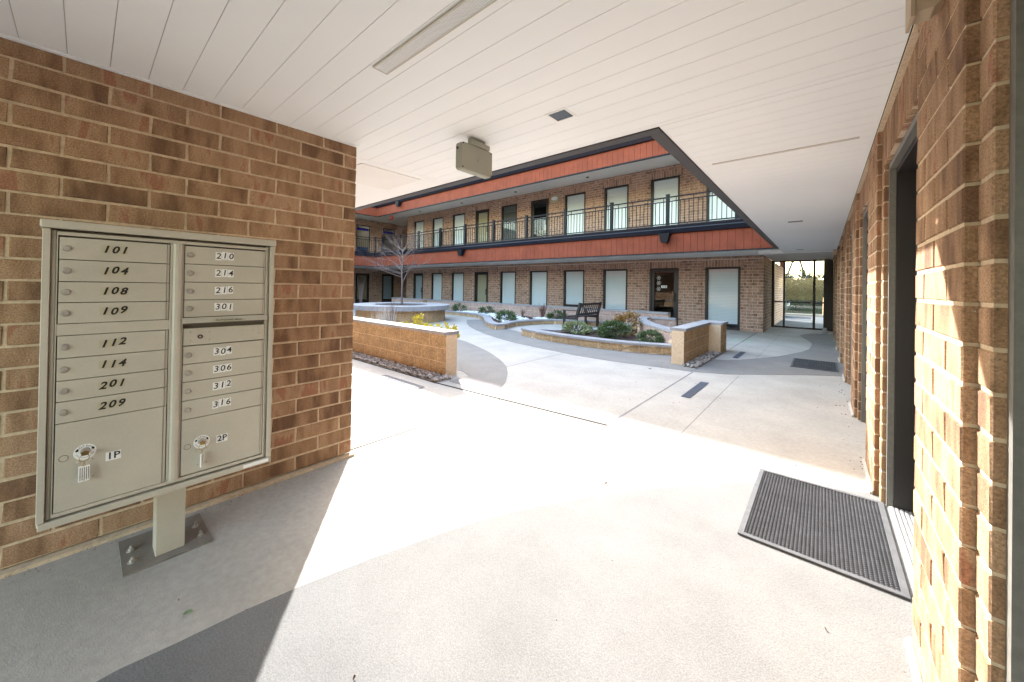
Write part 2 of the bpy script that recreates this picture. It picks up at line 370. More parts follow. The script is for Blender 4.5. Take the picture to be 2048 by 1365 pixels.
# thin filler strip of the double joint
B(-1.6125, -1.6035, 3.37, 11.3, -.0021, -.0006).build('joint_strip', 'cap', g)
def path(poly, mt='concrete_gray'): return MB().prism(poly, .0008, .0042).build('path', mt, kind='structure')
path([(.95, -4), (-1.70, -4), (-1.80, -1.0), (-1.838, .095), (-1.815, .239), (-1.79, .45), (-1.752, .641), (-1.675, .928), (-1.548, 1.326), (-1.46, 1.55), (-1.359, 1.75), (-1.24, 1.96), (-1.089, 2.193), (-.88, 2.48), (-.63, 2.769), (-.349, 3.075), (-.05, 3.29), (.30, 3.46), (.95, 3.5)], 'concrete_broom')
path([(-4.0, 3.36), (-3.12, 3.38), (-3.194, 3.531), (-3.42, 3.92), (-3.736, 4.316), (-4.05, 4.65), (-4.5, 4.99), (-5.0, 5.3), (-5.317, 5.483), (-6.0, 5.8), (-6.654, 6.084), (-7.6, 6.3), (-8.6, 6.3), (-8.6, 3.9), (-4.3, 3.9), (-4.0, 3.75)])
path([(-10.9, 10.02), (-9.9, 9.1), (-9.095, 8.468), (-8.2, 7.9), (-7.343, 7.447), (-6.5, 7.07), (-5.643, 6.779), (-4.834, 6.6), (-3.735, 6.40), (-2.9, 6.38), (-2.109, 6.469), (-1.63, 6.52), (-1.63, 8.9), (-2.3, 8.3), (-4.2, 8.0), (-6.3, 8.3), (-7.8, 8.9), (-9.6, 9.9), (-10.5, 10.7)])
path([(-1.595, 6.53), (-1.18, 6.70), (-.693, 7.136), (-.25, 7.55), (.30, 7.95), (.60, 8.0), (.6, 15.6), (-.1, 15.45), (-.277, 15.24), (-.40, 14.9), (-.523, 14.38), (-.42, 13.7), (-.281, 12.96), (-.21, 12.5), (-.193, 11.96), (-.236, 10.99), (-.34, 10.45), (-.506, 9.916), (-.70, 9.3), (-.971, 8.762), (-1.22, 8.3), (-1.426, 8.073), (-1.595, 7.99)])

# --- ceiling planks over the passage and the right-hand walk
ceil = B(-3.06, .27, -2.4, 2.50, CE + .0045, CE + .05).build('ceiling', 'shadowgap', kind='structure')
ceil['label'] = 'white plank soffit over the passage'
B(-.85, .27, 2.502, 12.80, CE + .0045, CE + .05).build('plank_backing', 'shadowgap', ceil)
def planks(x0, x1, y0, y1, off):
    n0 = math.floor((y0 - off) / .1392); y = off + n0 * .1392
    while y < y1:
        a, b = max(y0, y + .0013), min(y1, y + .1392 - .0013)
        if b - a > .01: B(x0, x1, a, b, CE, CE + .0042).build('plank', 'plank', ceil)
        y += .1392
planks(-2.80, .27, -2.4, 1.395, .0698)
planks(-3.06, .27, 1.395, 2.488, .0698)
planks(-.845, .27, 2.492, 12.79, .0698)
B(-2.828, -2.802, -2.4, 1.392, CE - .006, CE + .004).build('edge_bead', 'plank', ceil)
B(-25, -3.064, 1.40, 2.488, CE, CE + .05).build('soffit_panel', 'plank', ceil)
B(-1.45, .27, 12.83, 17.1, 2.50, 2.55).build('soffit_panel', 'soffit', ceil)
B(-1.45, .27, 12.79, 12.83, 2.425, 2.55).build('edge_bead', 'plank', ceil)

# --- left-hand brick wall of the passage
lw = thing('brick_wall', 'brown brick wall with cream mortar behind the mailbox unit, left of the passage', 'brick wall', (-2.95, 0, 0))
W = Wall('y', -2.83, 1, 'brick', 'mortar', .003)
W.rect(-2.4, 1.39, .022, CE, anchor=1.39 - .092 - MJ / 2 - BL * 12, zb=.0205, D=.1, ins=.006)
W.finish(lw, seen=lambda b: b[0] > -.55)
W = Wall('x', 1.39, 1, 'brick', 'mortar', .0015)
W.rect(-25, -2.945, .022, CE, anchor=-2.93, zb=.0205, D=.09); W.finish(lw, limit=0)
B(-2.845, -2.79, -3, 1.40, 0, .016).build('mortar_fillet', 'mortar', lw)

# ================================================================= windows and doors
def framed(parent, name, ax, u0, u1, z0, z1, c0, dirn, kind, fw=.05, fd=.10, railz=None, mtf='frame', bar=None):
    """opening unit on plane coordinate c0 (front of frame) going into the wall along dirn"""
    def bx(ua, ub, da, db, za, zb_):
        a, b = c0 + dirn * da, c0 + dirn * db
        return (ua, ub, a, b, za, zb_) if ax == 'x' else (a, b, ua, ub, za, zb_)
    fr = MB(); e = .003
    fr.box(*bx(u0 + e, u0 + fw, 0, fd, z0, z1 - e)); fr.box(*bx(u1 - fw, u1 - e, 0, fd, z0, z1 - e))
    fr.box(*bx(u0 + fw, u1 - fw, 0, fd, z1 - fw, z1 - e)); fr.box(*bx(u0 + fw, u1 - fw, 0, fd, z0, z0 + fw))
    root = fr.build(name, mtf, parent)
    iu0, iu1, iz0, iz1 = u0 + fw, u1 - fw, z0 + fw, z1 - fw
    g0 = fd * .55
    if name == 'door':
        st = MB(); s_ = .105
        st.box(*bx(iu0 + .004, iu0 + s_, .03, .075, iz0, iz1 - .004)); st.box(*bx(iu1 - s_, iu1 - .004, .03, .075, iz0, iz1 - .004))
        st.box(*bx(iu0 + s_, iu1 - s_, .03, .075, iz1 - s_ + .02, iz1 - .004)); st.box(*bx(iu0 + s_, iu1 - s_, .03, .075, iz0, iz0 + .24))
        st.build('leaf', mtf, root)
        iu0 += s_; iu1 -= s_; iz0 += .24; iz1 -= s_ - .02
        h = MB(); hu = iu1 + .045
        for zz in (z0 + .92, z0 + 1.20): h.box(*bx(hu - .012, hu + .012, -.035, .03, zz - .012, zz + .012))
        h.box(*bx(hu - .012, hu + .012, -.055, -.035, z0 + .91, z0 + 1.21)); h.build('handle', 'black', root)
    B(*bx(iu0 - .003, iu1 + .003, g0, g0 + .006, iz0 - .003, iz1 + .003)).build('pane', 'glass', root)
    if kind == 'solid': pass
    elif kind in ('blind', 'blind_open', 'blind_dark', 'panel_beige', 'panel_blue'):
        B(*bx(iu0 + (.02 if 'blind' in kind else 0), iu1 - (.02 if 'blind' in kind else 0), fd - .02, fd - .01, iz0 + (rnd.choice((.03, .05, .12)) if 'blind' in kind else 0), iz1)).build('blind' if 'blind' in kind else 'curtain', kind, root)
    return root, (iu0, iu1, iz0, iz1)

# ================================================================= NORTH BUILDING (far side of the courtyard)
FY = 14.35
nb = thing('brick_building', 'brown brick building across the courtyard with terracotta fascias and upper balcony', 'building', (-11, 16, 0))
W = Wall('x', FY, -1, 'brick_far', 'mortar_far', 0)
XL, XR = -21.75, -1.46
bays = [(-2.11 - 1.977 * i - 1.08, -2.11 - 1.977 * i) for i in range(10)]
for zb, zt, zf in ((0, 2.51, 2.17), (3.45, 6.05, 5.65)):
    zs = zf + .25
    W.rect(XL, XR, zs, zt, anchor=XR, zb=0)
    edges = [XR] + [q for a, b in bays for q in (b + .1, a - .1)] + [XL]
    for k in range(0, len(edges), 2): W.rect(edges[k + 1], edges[k], zb, zs, anchor=XR, zb=0)
    for i, (a, b) in enumerate(bays):
        W.rect(a - .1, a, zb, zf, d=.025, single=True, ins=.002); W.rect(b, b + .1, zb, zf, d=.025, single=True, ins=.002)
        W.soldiers(a - .1, b + .1, zf, zs, d=.025)
        if zb == 0 and i == 3: W.rect(a, b, 0, .50, d=.025)
W.finish(nb)
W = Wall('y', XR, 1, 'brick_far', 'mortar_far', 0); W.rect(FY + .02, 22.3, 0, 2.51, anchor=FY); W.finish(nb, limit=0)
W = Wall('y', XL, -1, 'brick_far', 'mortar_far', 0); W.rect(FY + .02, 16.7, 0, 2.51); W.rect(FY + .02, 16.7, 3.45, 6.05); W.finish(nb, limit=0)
kinds1 = ['blind', 'door112', 'blind', 'blind', 'blind', 'blind', 'door_beige', 'blind', 'blind', 'door_blue']
kinds2 = ['blind_open', 'blind_open', 'blind_open', 'blind_open', 'door_dark', 'blind_dark', 'door_beige', 'blind', 'blind', 'blind']
for lvl, (z0, zf, ks) in enumerate(((.01, 2.17, kinds1), (3.47, 5.65, kinds2))):
    for i, (a, b) in enumerate(bays):
        k = ks[i]; nm = 'door' if 'door' in k else 'window'
        kk = {'door112': 'solid', 'door_beige': 'panel_beige', 'door_blue': 'panel_blue', 'door_dark': 'solid'}.get(k, k)
        root, q = framed(nb, nm, 'x', a, b, .50 if (lvl == 0 and i == 3) else z0, zf, FY + .035, 1, kk, fw=.07, fd=.10)
        if k == 'door112':
            root['label'] = 'dark glass door with snowflake decals and the number 112'
            cx, cz, y = -4.63, 1.46, FY + .035 + .052
            pl = MB()
            for d_ in (-.075, 0, .075): pl.box(cx + d_ - .034, cx + d_ + .034, y - .004, y, cz - .05, cz + .05)
            pl.build('number_plate', 'white', root)
            text('number', '1 1 2', .085, (cx, y - .0055, cz), ROTY, 'ink', root, offset=.002)
            for zz in (1.80, 1.60, 1.37):
                sf = MB(); c = Vector((-4.83, y - .003, zz))
                for t in range(6):
                    an = t * math.pi / 3; dv = Vector((math.cos(an), 0, math.sin(an))); sf.tube(c, c + dv * .085, .006, .004, 4)
                    for s_ in (.04, .065):
                        for sg in (-1, 1):
                            d2 = Vector((math.cos(an + sg * .9), 0, math.sin(an + sg * .9))); sf.tube(c + dv * s_, c + dv * s_ + d2 * .028, .005, .003, 4)
                sf.build('snowflake_decal', 'white', root)
        if lvl == 1 and i in (1, 2, 3):
            B((a + b) / 2 - .22, (a + b) / 2 + .22, FY + .15, FY + .156, 5.28, 5.40 if i < 3 else 5.5).build('paper_sign', 'white', root)
        if i == 6 or k == 'door_blue': root['label'] = 'door with a tan curtain behind its glass' if i == 6 else 'door with pale frosted glass'
# rooms behind the glass
for z0, z1 in ((0, 2.5), (3.45, 6.0)):
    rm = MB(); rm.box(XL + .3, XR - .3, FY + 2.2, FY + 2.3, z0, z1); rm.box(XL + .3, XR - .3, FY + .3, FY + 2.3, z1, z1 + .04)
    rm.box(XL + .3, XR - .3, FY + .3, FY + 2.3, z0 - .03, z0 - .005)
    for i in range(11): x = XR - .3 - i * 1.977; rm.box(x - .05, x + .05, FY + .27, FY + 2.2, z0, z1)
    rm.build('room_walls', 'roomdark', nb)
B(-10.95, -10.15, FY + .5, FY + 1.0, 4.12, 4.2).build('desk', 'panel_beige', nb)
B(-10.8, -10.5, FY + .7, FY + .74, 4.2, 4.75).build('desk_screen', 'white', nb)
# walkway slab, soffits, roof
B(-25.3, .27, 11.53, FY - .002, 2.52, 2.56).build('soffit', 'soffit', nb)
B(-25.3, 3, 11.60, FY - .003, 3.05, 3.25).build('balcony_floor', 'concrete', nb)
B(-25.3, 3, 11.53, 17.0, 6.06, 6.10).build('soffit', 'soffit', nb)
B(-25.3, 3, 12.05, 24.0, 8.95, 9.2).build('roof', 'trim', nb)
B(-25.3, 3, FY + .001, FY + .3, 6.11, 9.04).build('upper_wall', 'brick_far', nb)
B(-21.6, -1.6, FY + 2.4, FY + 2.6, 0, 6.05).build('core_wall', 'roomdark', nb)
# recess at the left end
for q in ((-25.25, XR, FY + .27, FY + .5, 2.5, 3.46), (-25.3, XL, 16.71, 17.0, 2.4, 3.46), (-25.3, XL, 16.71, 17.0, 6.04, 9.0), (-25.6, -25.27, 1.0, 17.0, 2.5, 3.46), (-25.6, -25.27, 1.0, 17.0, 6.04, 6.4)): B(*q).build('leak_filler', 'roomdark', nb)  # filler boxes added to stop sun leaking in between the storeys
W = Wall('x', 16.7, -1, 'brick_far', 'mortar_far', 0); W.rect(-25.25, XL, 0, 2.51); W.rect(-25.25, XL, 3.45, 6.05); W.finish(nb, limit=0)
B(-22.9, -21.95, 16.60, 16.66, 0, 2.15).build('recess_door', 'frame', nb)
MB().tube((-22.75, 15.9, 3.45), (-22.75, 15.9, 6.05), .10, .10, 8).build('downpipe', 'black', nb)

def fascia(parent, ax, u0, u1, c, out, z0, z1, pieces=True, gut=True, step=.19):
    """terracotta boards on plane c, outward side out (+1/-1), black drip trim below, gutter above"""
    n = int(round((u1 - u0) / step)); st = (u1 - u0) / n
    me = None
    mb = MB()
    for k in range(n):
        a, b = u0 + k * st + .0035, u0 + (k + 1) * st - .0035
        co = (a, b, c, c - out * .02, z0, z1) if ax == 'x' else (c, c - out * .02, a, b, z0, z1)
        if pieces: 
            if me is None: o = B(*co).build('fascia_board', 'terra', parent); me = o.data; w0 = WL[o.name].copy(); a0 = a
            else:
                wl = w0.copy(); wl['xy'.index(ax)] += a - a0; shared('fascia_board', me, parent, wl)
        else: mb.box(*co)
    if not pieces: mb.build('fascia_boards', 'terra', parent, kind='stuff')
    bk = MB(); lo = (u0, u1, c - out * .0225, c - out * .06, z0, z1) if ax == 'x' else (c - out * .0225, c - out * .06, u0, u1, z0, z1)
    bk.box(*lo); bk.build('fascia_backing', 'trim', parent)
    tr = (u0, u1, c + out * .012, c - out * .07, z0 - .035, z0 - .001) if ax == 'x' else (c + out * .012, c - out * .07, u0, u1, z0 - .035, z0 - .001)
    B(*tr).build('drip_trim', 'black', parent)
    if gut:
        pr = [(c + out * .003, z1 - .03), (c + out * .08, z1 - .01), (c + out * .13, z1 + .10), (c + out * .125, z1 + .13), (c + out * .15, z1 + .20), (c + out * .15, z1 + .225), (c + out * .13, z1 + .225), (c + out * .12, z1 + .21), (c - out * .02, z1 + .21), (c - out * .02, z1 - .03)]
        MB().extr(pr, ax, u0, u1).build('gutter', 'gutter', parent)
fascia(nb, 'x', -20.6, -.86, 11.47, -1, 2.475, 3.06)
fascia(nb, 'x', -20.6, -.86, 11.47, -1, 5.505, 6.03)
fascia(nb, 'x', -20.6, 3, 12.04, -1, 8.5, 8.9, pieces=False, gut=False)
for x in (-3.63, -12.8):
    for z in ((3.03, 6.02) if x > -5 else (3.03,)):
        MB().hexa([(x - .09, 11.37, z - .27), (x - .09, 11.25, z - .27), (x + .09, 11.25, z - .27), (x + .09, 11.37, z - .27)][::1], [(x - .16, 11.46, z), (x - .16, 11.22, z), (x + .16, 11.22, z), (x + .16, 11.46, z)]).build('leader_box', 'black', nb)
x, z = -18.1, 6.02
MB().hexa([(x - .09, 11.37, z - .27), (x - .09, 11.25, z - .27), (x + .09, 11.25, z - .27), (x + .09, 11.37, z - .27)], [(x - .16, 11.46, z), (x - .16, 11.22, z), (x + .16, 11.22, z), (x + .16, 11.46, z)]).build('leader_box', 'black', nb)

# ================================================================= WEST WING (far left)
ww = thing('brick_building', 'shaded brick wing closing the far left end of the courtyard', 'building', (-26, 9, 0))
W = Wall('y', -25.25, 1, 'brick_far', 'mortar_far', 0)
ops = [(14.55, 15.55), (12.5, 13.55), (10.5, 11.5), (8.5, 9.5)]
for zb, zt, zf in ((0, 2.51, 2.17), (3.45, 6.05, 5.65)):
    W.rect(1.4, 16.7, zf, zt)
    e = [16.7] + [q for a, b in ops for q in (b, a)] + [1.4]
    for k in range(0, len(e), 2): W.rect(e[k + 1], e[k], zb, zf)
W.finish(ww, limit=0)
for i, (a, b) in enumerate(ops):
    root, q = framed(ww, 'door' if i < 2 else 'window', 'y', a, b, .01, 2.17, -25.28, -1, ['panel_blue', 'solid', 'blind', 'blind'][i])
    root, q = framed(ww, 'window', 'y', a, b, 3.47, 5.65, -25.28, -1, 'solid')
    if i < 2:
        B(-25.45, -25.44, q[0], q[1], 5.28, 5.46).build('blue_valance', 'blue', root)
        B(-25.45, -25.44, q[0], q[1], 3.6, 4.1).build('blue_screen', mat('navy', (.02, .05, .14), .6), root)
        MB().tube((-27.0, (a + b) / 2, 5.90), (-27.0, (a + b) / 2, 5.98), .16, .16, 10).build('room_lamp', 'lamp_on', root)
rm = MB(); 
for z0, z1 in ((0, 2.5), (3.45, 6.0)):
    rm.box(-29.1, -29, 1.5, 17, z0, z1); rm.box(-29, -25.6, 1.5, 17, z1, z1 + .04); rm.box(-29, -25.6, 1.5, 17, z0 - .03, z0); rm.box(-29, -25.6, 16.9, 17, z0, z1); rm.box(-29, -25.6, 14.1, 14.15, z0, z1)
rm.build('room_walls', 'room', ww)
B(-25.25, -20.66, 1.0, 11.52, 2.52, 2.56).build('soffit', 'soffit', ww)
B(-25.25, -21.75, 14.352, 16.7, 2.52, 2.56).build('soffit', 'soffit', ww)
B(-25.3, -20.73, 1.0, 11.59, 3.05, 3.25).build('balcony_floor', 'concrete', ww)
B(-25.25, -21.75, 14.352, 16.7, 3.05, 3.25).build('balcony_floor', 'concrete', ww)
B(-25.3, -20.66, 1.0, 11.52, 6.06, 6.10).build('soffit', 'soffit', ww)
B(-30, -20.66, 1.0, 11.52, 6.11, 6.36).build('roof', 'trim', ww)
fascia(ww, 'y', 2.5, 11.46, -20.6, 1, 2.475, 3.06)
fascia(ww, 'y', 2.5, 11.46, -20.6, 1, 5.505, 6.03)

# --- balcony railings
def railing(ax, u0, u1, c, posts, label):
    t = thing('balcony_railing', label, 'railing', (u0, c, 3.3) if ax == 'x' else (c, u0, 3.3))
    def bx(a, b, h, z0, z1): return (a, b, c - h, c + h, z0, z1) if ax == 'x' else (c - h, c + h, a, b, z0, z1)
    for p in posts:
        mb = B(*bx(p - .045, p + .045, .045, 3.27, 4.235)); mb.box(*bx(p - .055, p + .055, .055, 4.237, 4.26)); mb.build('post', 'black', t)
    B(*bx(u0, u1, .022, 4.155, 4.19)).build('top_rail', 'black', t); B(*bx(u0, u1, .018, 4.03, 4.06)).build('rail', 'black', t); B(*bx(u0, u1, .018, 3.34, 3.37)).build('rail', 'black', t)
    ps = sorted(posts); ends = [u0] + ps + [u1]; me = None
    for a, b in zip(ends[:-1], ends[1:]):
        if b - a < .3: continue
        n = int(round((b - a) / .125))
        for k in range(1, n):
            u = a + (b - a) * k / n; w_ = (u, c, 3.371) if ax == 'x' else (c, u, 3.371)
            if me is None:
                o = B(*bx(u - .009, u + .009, .009, 3.371, 4.029)).build('baluster', 'black', t); me = o.data
            else: shared('baluster', me, t, w_)
            if k % 4 == 2: B(*bx(u - .009, u + .009, .009, 4.061, 4.154)).build('spacer', 'black', t)
railing('x', -20.68, 1.0, 11.56, [-1.80 - 1.83 * k for k in range(11)], 'black metal balcony railing running along the far two-storey facade')
railing('y', 2.5, 11.5, -20.68, [11.43, 9.6, 7.77, 5.94, 4.11], 'short black balcony railing on the shaded wing at far left')

# ================================================================= RIGHT-HAND BUILDING
rb = thing('brick_building', 'sunlit brick wall with stepped piers and recessed dark doors close by on the right', 'building', (.6, 6, 0))
W = Wall('y', .27, -1, 'brick', 'mortar', .0008)
P = 1.98
rb_ops = [(2.16 + P * k, 3.33 + P * k) for k in range(-1, 8)]
W.rect(-2.4, 17.1, 2.42, 2.44, anchor=1.45)
e = [-2.4] + [q for a, b in rb_ops for q in (a - .1, b + .1)] + [17.4]
for k in range(0, len(e), 2):
    if e[k + 1] - e[k] > .05: W.rect(e[k], e[k + 1], 0, 2.42, anchor=e[k] if k else 0, D=.1)
for a, b in rb_ops:
    W.rect(a - .1, a, 0, 2.17, d=.025, single=True, ins=.003); W.rect(b, b + .1, 0, 2.17, d=.025, single=True, ins=.003); W.soldiers(a - .1, b + .1, 2.17, 2.42, d=.025)
W.finish(rb, seen=lambda b: b[0] > .9)
for k, (a, b) in enumerate(rb_ops):
    dr = k in (0, 1, 4)
    MBd = MB(); x0 = .318
    for ua, ub in ((a + .002, a + .035), (b - .035, b - .002)): MBd.box(x0, x0 + .03, ua, ub, .0, 2.165)
    MBd.box(x0, x0 + .03, a + .035, b - .035, 2.13, 2.165)
    root = MBd.build('door' if dr else 'window', 'frame_grey', rb)
    mb = MB(); mb.box(x0 + .031, .45, a + .002, a + .05, 0, 2.165); mb.box(x0 + .031, .45, b - .05, b - .002, 0, 2.165); mb.box(x0 + .031, .45, a + .05, b - .05, 2.10, 2.165); mb.build('frame', 'frame', root)
    if dr:
        mb = B(.43, .47, a + .05, b - .05, .02, 2.10); mb.build('leaf', 'frame', root)
        B(.325, .45, a + .055, b - .055, .0, .018).build('threshold', 'alu', root)
        for r_ in range(5): B(.335 + r_ * .02, .345 + r_ * .02, a + .056, b - .056, .0181, .022).build('threshold_rib', 'alu', root)
    else:
        B(.40, .406, a + .045, b - .045, .05, 2.10).build('pane', 'glass', root)
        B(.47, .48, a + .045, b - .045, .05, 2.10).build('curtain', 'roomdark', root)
        B(.35, .44, a + .051, b - .051, .0, .05).build('sill', 'frame', root)
for k in range(-1, 8):
    y0 = 1.44 + P * k
    MB().extr([(.268, 0), (.250, 0), (.252, .015), (.268, .03)], 'y', y0 + .005, y0 + .635).build('pier_footing', 'concrete', rb)
B(.36, .62, -8, 17.4, 0, 0.0).v
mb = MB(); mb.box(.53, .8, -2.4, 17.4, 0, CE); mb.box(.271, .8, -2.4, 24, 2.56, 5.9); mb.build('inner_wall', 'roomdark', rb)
B(-.79, .27, 2.50, 12.83, 3.2, 3.4).build('balcony_floor', 'concrete', rb)
B(.1, 6, -2.4, 24, 5.91, 6.1).build('roof', 'trim', rb)
fascia(rb, 'y', 2.58, 11.40, -.93, -1, 2.50, 3.06, pieces=False)
B(-.935, -.852, 2.577, 11.44, 2.430, 2.4385).build('eave_trim', 'trim', rb)

# --- unseen roof over the passage, upper storeys left off to admit light
ub = thing('canopy', 'unseen flat roof, kept low to admit light, over the covered passage, edged with dark eave trim', 'canopy', (-10, -2, 2.5))
B(-20.6, 6, -2.4, 2.44, 3.2, 3.4).build('roof_slab', 'concrete', ub)
fascia(ub, 'x', -20.6, -.94, 2.57, 1, 2.50, 3.06, pieces=False)
B(-20.6, -.854, 2.492, 2.575, 2.430, 2.4385).build('eave_trim', 'trim', ub)

# ================================================================= glass screen at the end of the walk + beyond
gs = thing('glass_screen', 'black framed glass screen at the end of the right-hand walk', 'glass screen', (-.7, 17, 0))
fr = MB()
for a, b, d_ in ((-1.53, -1.38, .12), (-1.12, -1.06, .06), (-.26, -.19, .06), (.03, .31, .12)): fr.box(a, b, 17 - d_, 17.06, .001, 2.50)
fr.build('post', 'frame', gs)
fr = MB()
for z0, z1 in ((.001, .06), (.94, .99), (2.45, 2.50)):
    for a, b in ((-1.379, -1.121), (-1.059, -.261), (-.189, .029)): fr.box(a, b, 16.97, 17.03, z0, z1)
fr.build('transom', 'frame', gs)
for a, b in ((-1.379, -1.121), (-1.059, -.261), (-.189, .029)):
    for z0, z1 in ((.061, .939), (.991, 2.449)): B(a, b, 16.995, 17.003, z0, z1).build('pane', 'glass', gs)
tn = MB()
terr = B(-150, 150, 17.4, 260, -.35, -.10).build('terrain', 'grass', kind='structure')
B(-14, 20, 17.4, 20.6, -.34, -.03).build('pavement', mat('outer pavement', (.075, .075, .075), .95, noise=(1.2, .3, 6)), kind='structure')
B(-60, 60, 20.6, 27.0, -.09, -.05).build('road', 'asphalt', kind='structure')
B(-60, 60, 27.02, 27.2, -.09, .06).build('kerb', 'concrete', kind='structure')

def leaves(center, radii, n, size, rg, squash=0, hole=.35):
    mb = MB(); cx, cy, cz = center
    # clumps give an uneven outline
    cl = [(Vector((rg.gauss(0, 1), rg.gauss(0, 1), rg.gauss(0, 1))).normalized(), rg.uniform(.75, 1.12)) for _ in range(26)]
    for _ in range(n):
        d, r_ = rg.choice(cl); d = (d + Vector((rg.gauss(0, .25), rg.gauss(0, .25), rg.gauss(0, .25)))).normalized(); rr = r_ * rg.uniform(hole, 1) ** .6
        p = Vector((cx + d.x * radii[0] * rr, cy + d.y * radii[1] * rr, cz + d.z * radii[2] * rr))
        if p.z < cz - radii[2] * .95: continue
        a = (d + Vector((rg.gauss(0, .5), rg.gauss(0, .5), rg.gauss(0, .5) + .3))).normalized(); b = a.orthogonal().normalized()
        b = (Matrix.Rotation(rg.uniform(0, 6.28), 3, a) @ b); s_ = size * rg.uniform(.7, 1.3); wv = s_ * .32; nn = a.cross(b)
        mb.add([p, p + a * s_ * .5 + b * wv + nn * wv * .3, p + a * s_, p + a * s_ * .5 - b * wv + nn * wv * .3], [(0, 1, 2), (0, 2, 3)])
    return mb
def branchy(base, height, spread, rg, trunk_r, levels, droop=.25, nfork=3, up=.6):
    tr = MB(); tw = MB()
    def grow(p, d, L, r, lv):
        steps = 4; q = p
        for s_ in range(steps):
            d = (d + Vector((rg.gauss(0, .10), rg.gauss(0, .10), rg.gauss(0, .05) + up * .02))).normalized(); nx = q + d * (L / steps)
            r2 = r * (1 - .5 * (s_ + 1) / steps)
            (tr if lv == 0 else tw).tube(q, nx, r * (1 - .5 * s_ / steps), r2, 6 if lv < 2 else 4, caps=False); q = nx
            if lv < levels and s_ >= (1 if lv else 2):
                for _ in range(nfork if lv == 0 else 2):
                    a = rg.uniform(0, 6.28); side = (d.orthogonal().normalized()); side = Matrix.Rotation(a, 3, d) @ side
                    nd = (d * .55 + side * spread + Vector((0, 0, .25))).normalized(); grow(q, nd, L * rg.uniform(.48, .72), r2 * .6, lv + 1)
    grow(Vector(base), Vector((0, 0, 1)), height, trunk_r, 0); return tr, tw
# hedge and bare trees outside
hd = thing('hedge', 'tall clipped evergreen hedge seen through the glass screen', 'hedge', (-.5, 33, -.1))
mb = MB()
for x in np.arange(-9, 7.5, .8):
    q = leaves((x, 33 + rnd.uniform(-.3, .3), 1.35), (.85, .9, 1.35 + rnd.uniform(-.12, .12)), 1500, .16, rnd, hole=.2); mb.add(q.v, q.f)
mb.build('foliage', 'leaf_hedge', hd, kind='stuff')
mb = MB()
for x in np.arange(-9, 7.5, .5): mb.tube((x, 33, -.1), (x + rnd.uniform(-.1, .1), 33, 1.7), .05, .03, 5)
mb.build('stems', 'bark_dark', hd); B(-9.5, 8, 32.8, 33.2, -.1, 2.2).build('inner_growth', 'leaf_hedge', hd)
for k, (x, y, h_) in enumerate(((-2.6, 40, 5.5), (1.4, 39, 5.0), (-.6, 46, 7.0))):
    t = thing('bare_tree', ['leafless tree behind the left part of the hedge', 'leafless tree behind the right part of the hedge', 'tallest leafless tree farthest behind the hedge'][k], 'tree', (x, y, -.1), 'bare trees beyond the glass screen')
    tr, tw = branchy((x, y, -.1), h_, .75, random.Random(k + 3), .13, 3, nfork=4); tr.build('trunk', 'bark_dark', t); tw.build('branches', 'bark_dark', t)
# terracotta post beyond
tag(B(-1.70, -1.50, 23.4, 23.6, -.05, 4.2).build('porch_post', 'terra'), 'rust red porch post beyond the glass screen', 'post')
tag(MB().tube((.10, 27.6, -.1), (.10, 27.6, 1.05), .09, .07, 8).build('wooden_post', mat('post wood', (.45, .28, .14), .8)), 'tan wooden post standing at the lawn edge beyond the glass', 'post')
# parked car
car = thing('parked_car', 'dark green car parked by the hedge beyond the glass screen', 'car', (-3.4, 25.8, -.05))
pr = [(-5.6, .28), (-1.55, .28), (-1.45, .5), (-1.5, .78), (-2.3, .92), (-2.9, 1.34), (-4.4, 1.38), (-5.1, .98), (-5.55, .9), (-5.65, .5)]
mb = MB(); n = len(pr); mb.add([(x, 25.0, z) for x, z in pr] + [(x, 26.7, z) for x, z in pr], [tuple(range(n)), tuple(range(n, 2 * n))[::-1]] + [(i, (i + 1) % n, n + (i + 1) % n, n + i)[::-1] for i in range(n)]); mb.build('body', 'carpaint', car, bevel=.05)
mb = MB(); pw = [(-2.45, .93), (-2.97, 1.27), (-4.35, 1.31), (-4.95, .98)]; mb.add([(x, 24.985, z) for x, z in pw] + [(x, 24.998, z) for x, z in pw], [(0, 1, 2, 3), (7, 6, 5, 4), (0, 4, 5, 1), (1, 5, 6, 2), (2, 6, 7, 3), (3, 7, 4, 0)]); mb.build('side_window', 'black', car)
for x in (-2.3, -4.8): MB().tube((x, 24.96, .27), (x, 25.2, .27), .32, .32, 18).build('wheel', 'tyre', car)
for s_ in (25.2, 26.3): B(-1.46, -1.44, s_, s_ + .25, .55, .70).build('headlight', 'white', car)
tag(MB().hexa([(.0, 15.75, 0), (.13, 15.75, 0), (.14, 16.0, 0), (.0, 16.0, 0)], [(.01, 15.77, .17), (.12, 15.77, .18), (.12, 15.98, .16), (.02, 15.98, .17)]).build('concrete_block', 'cap', bevel=.015), 'small rough stone block at the foot of the glass screen', 'block')

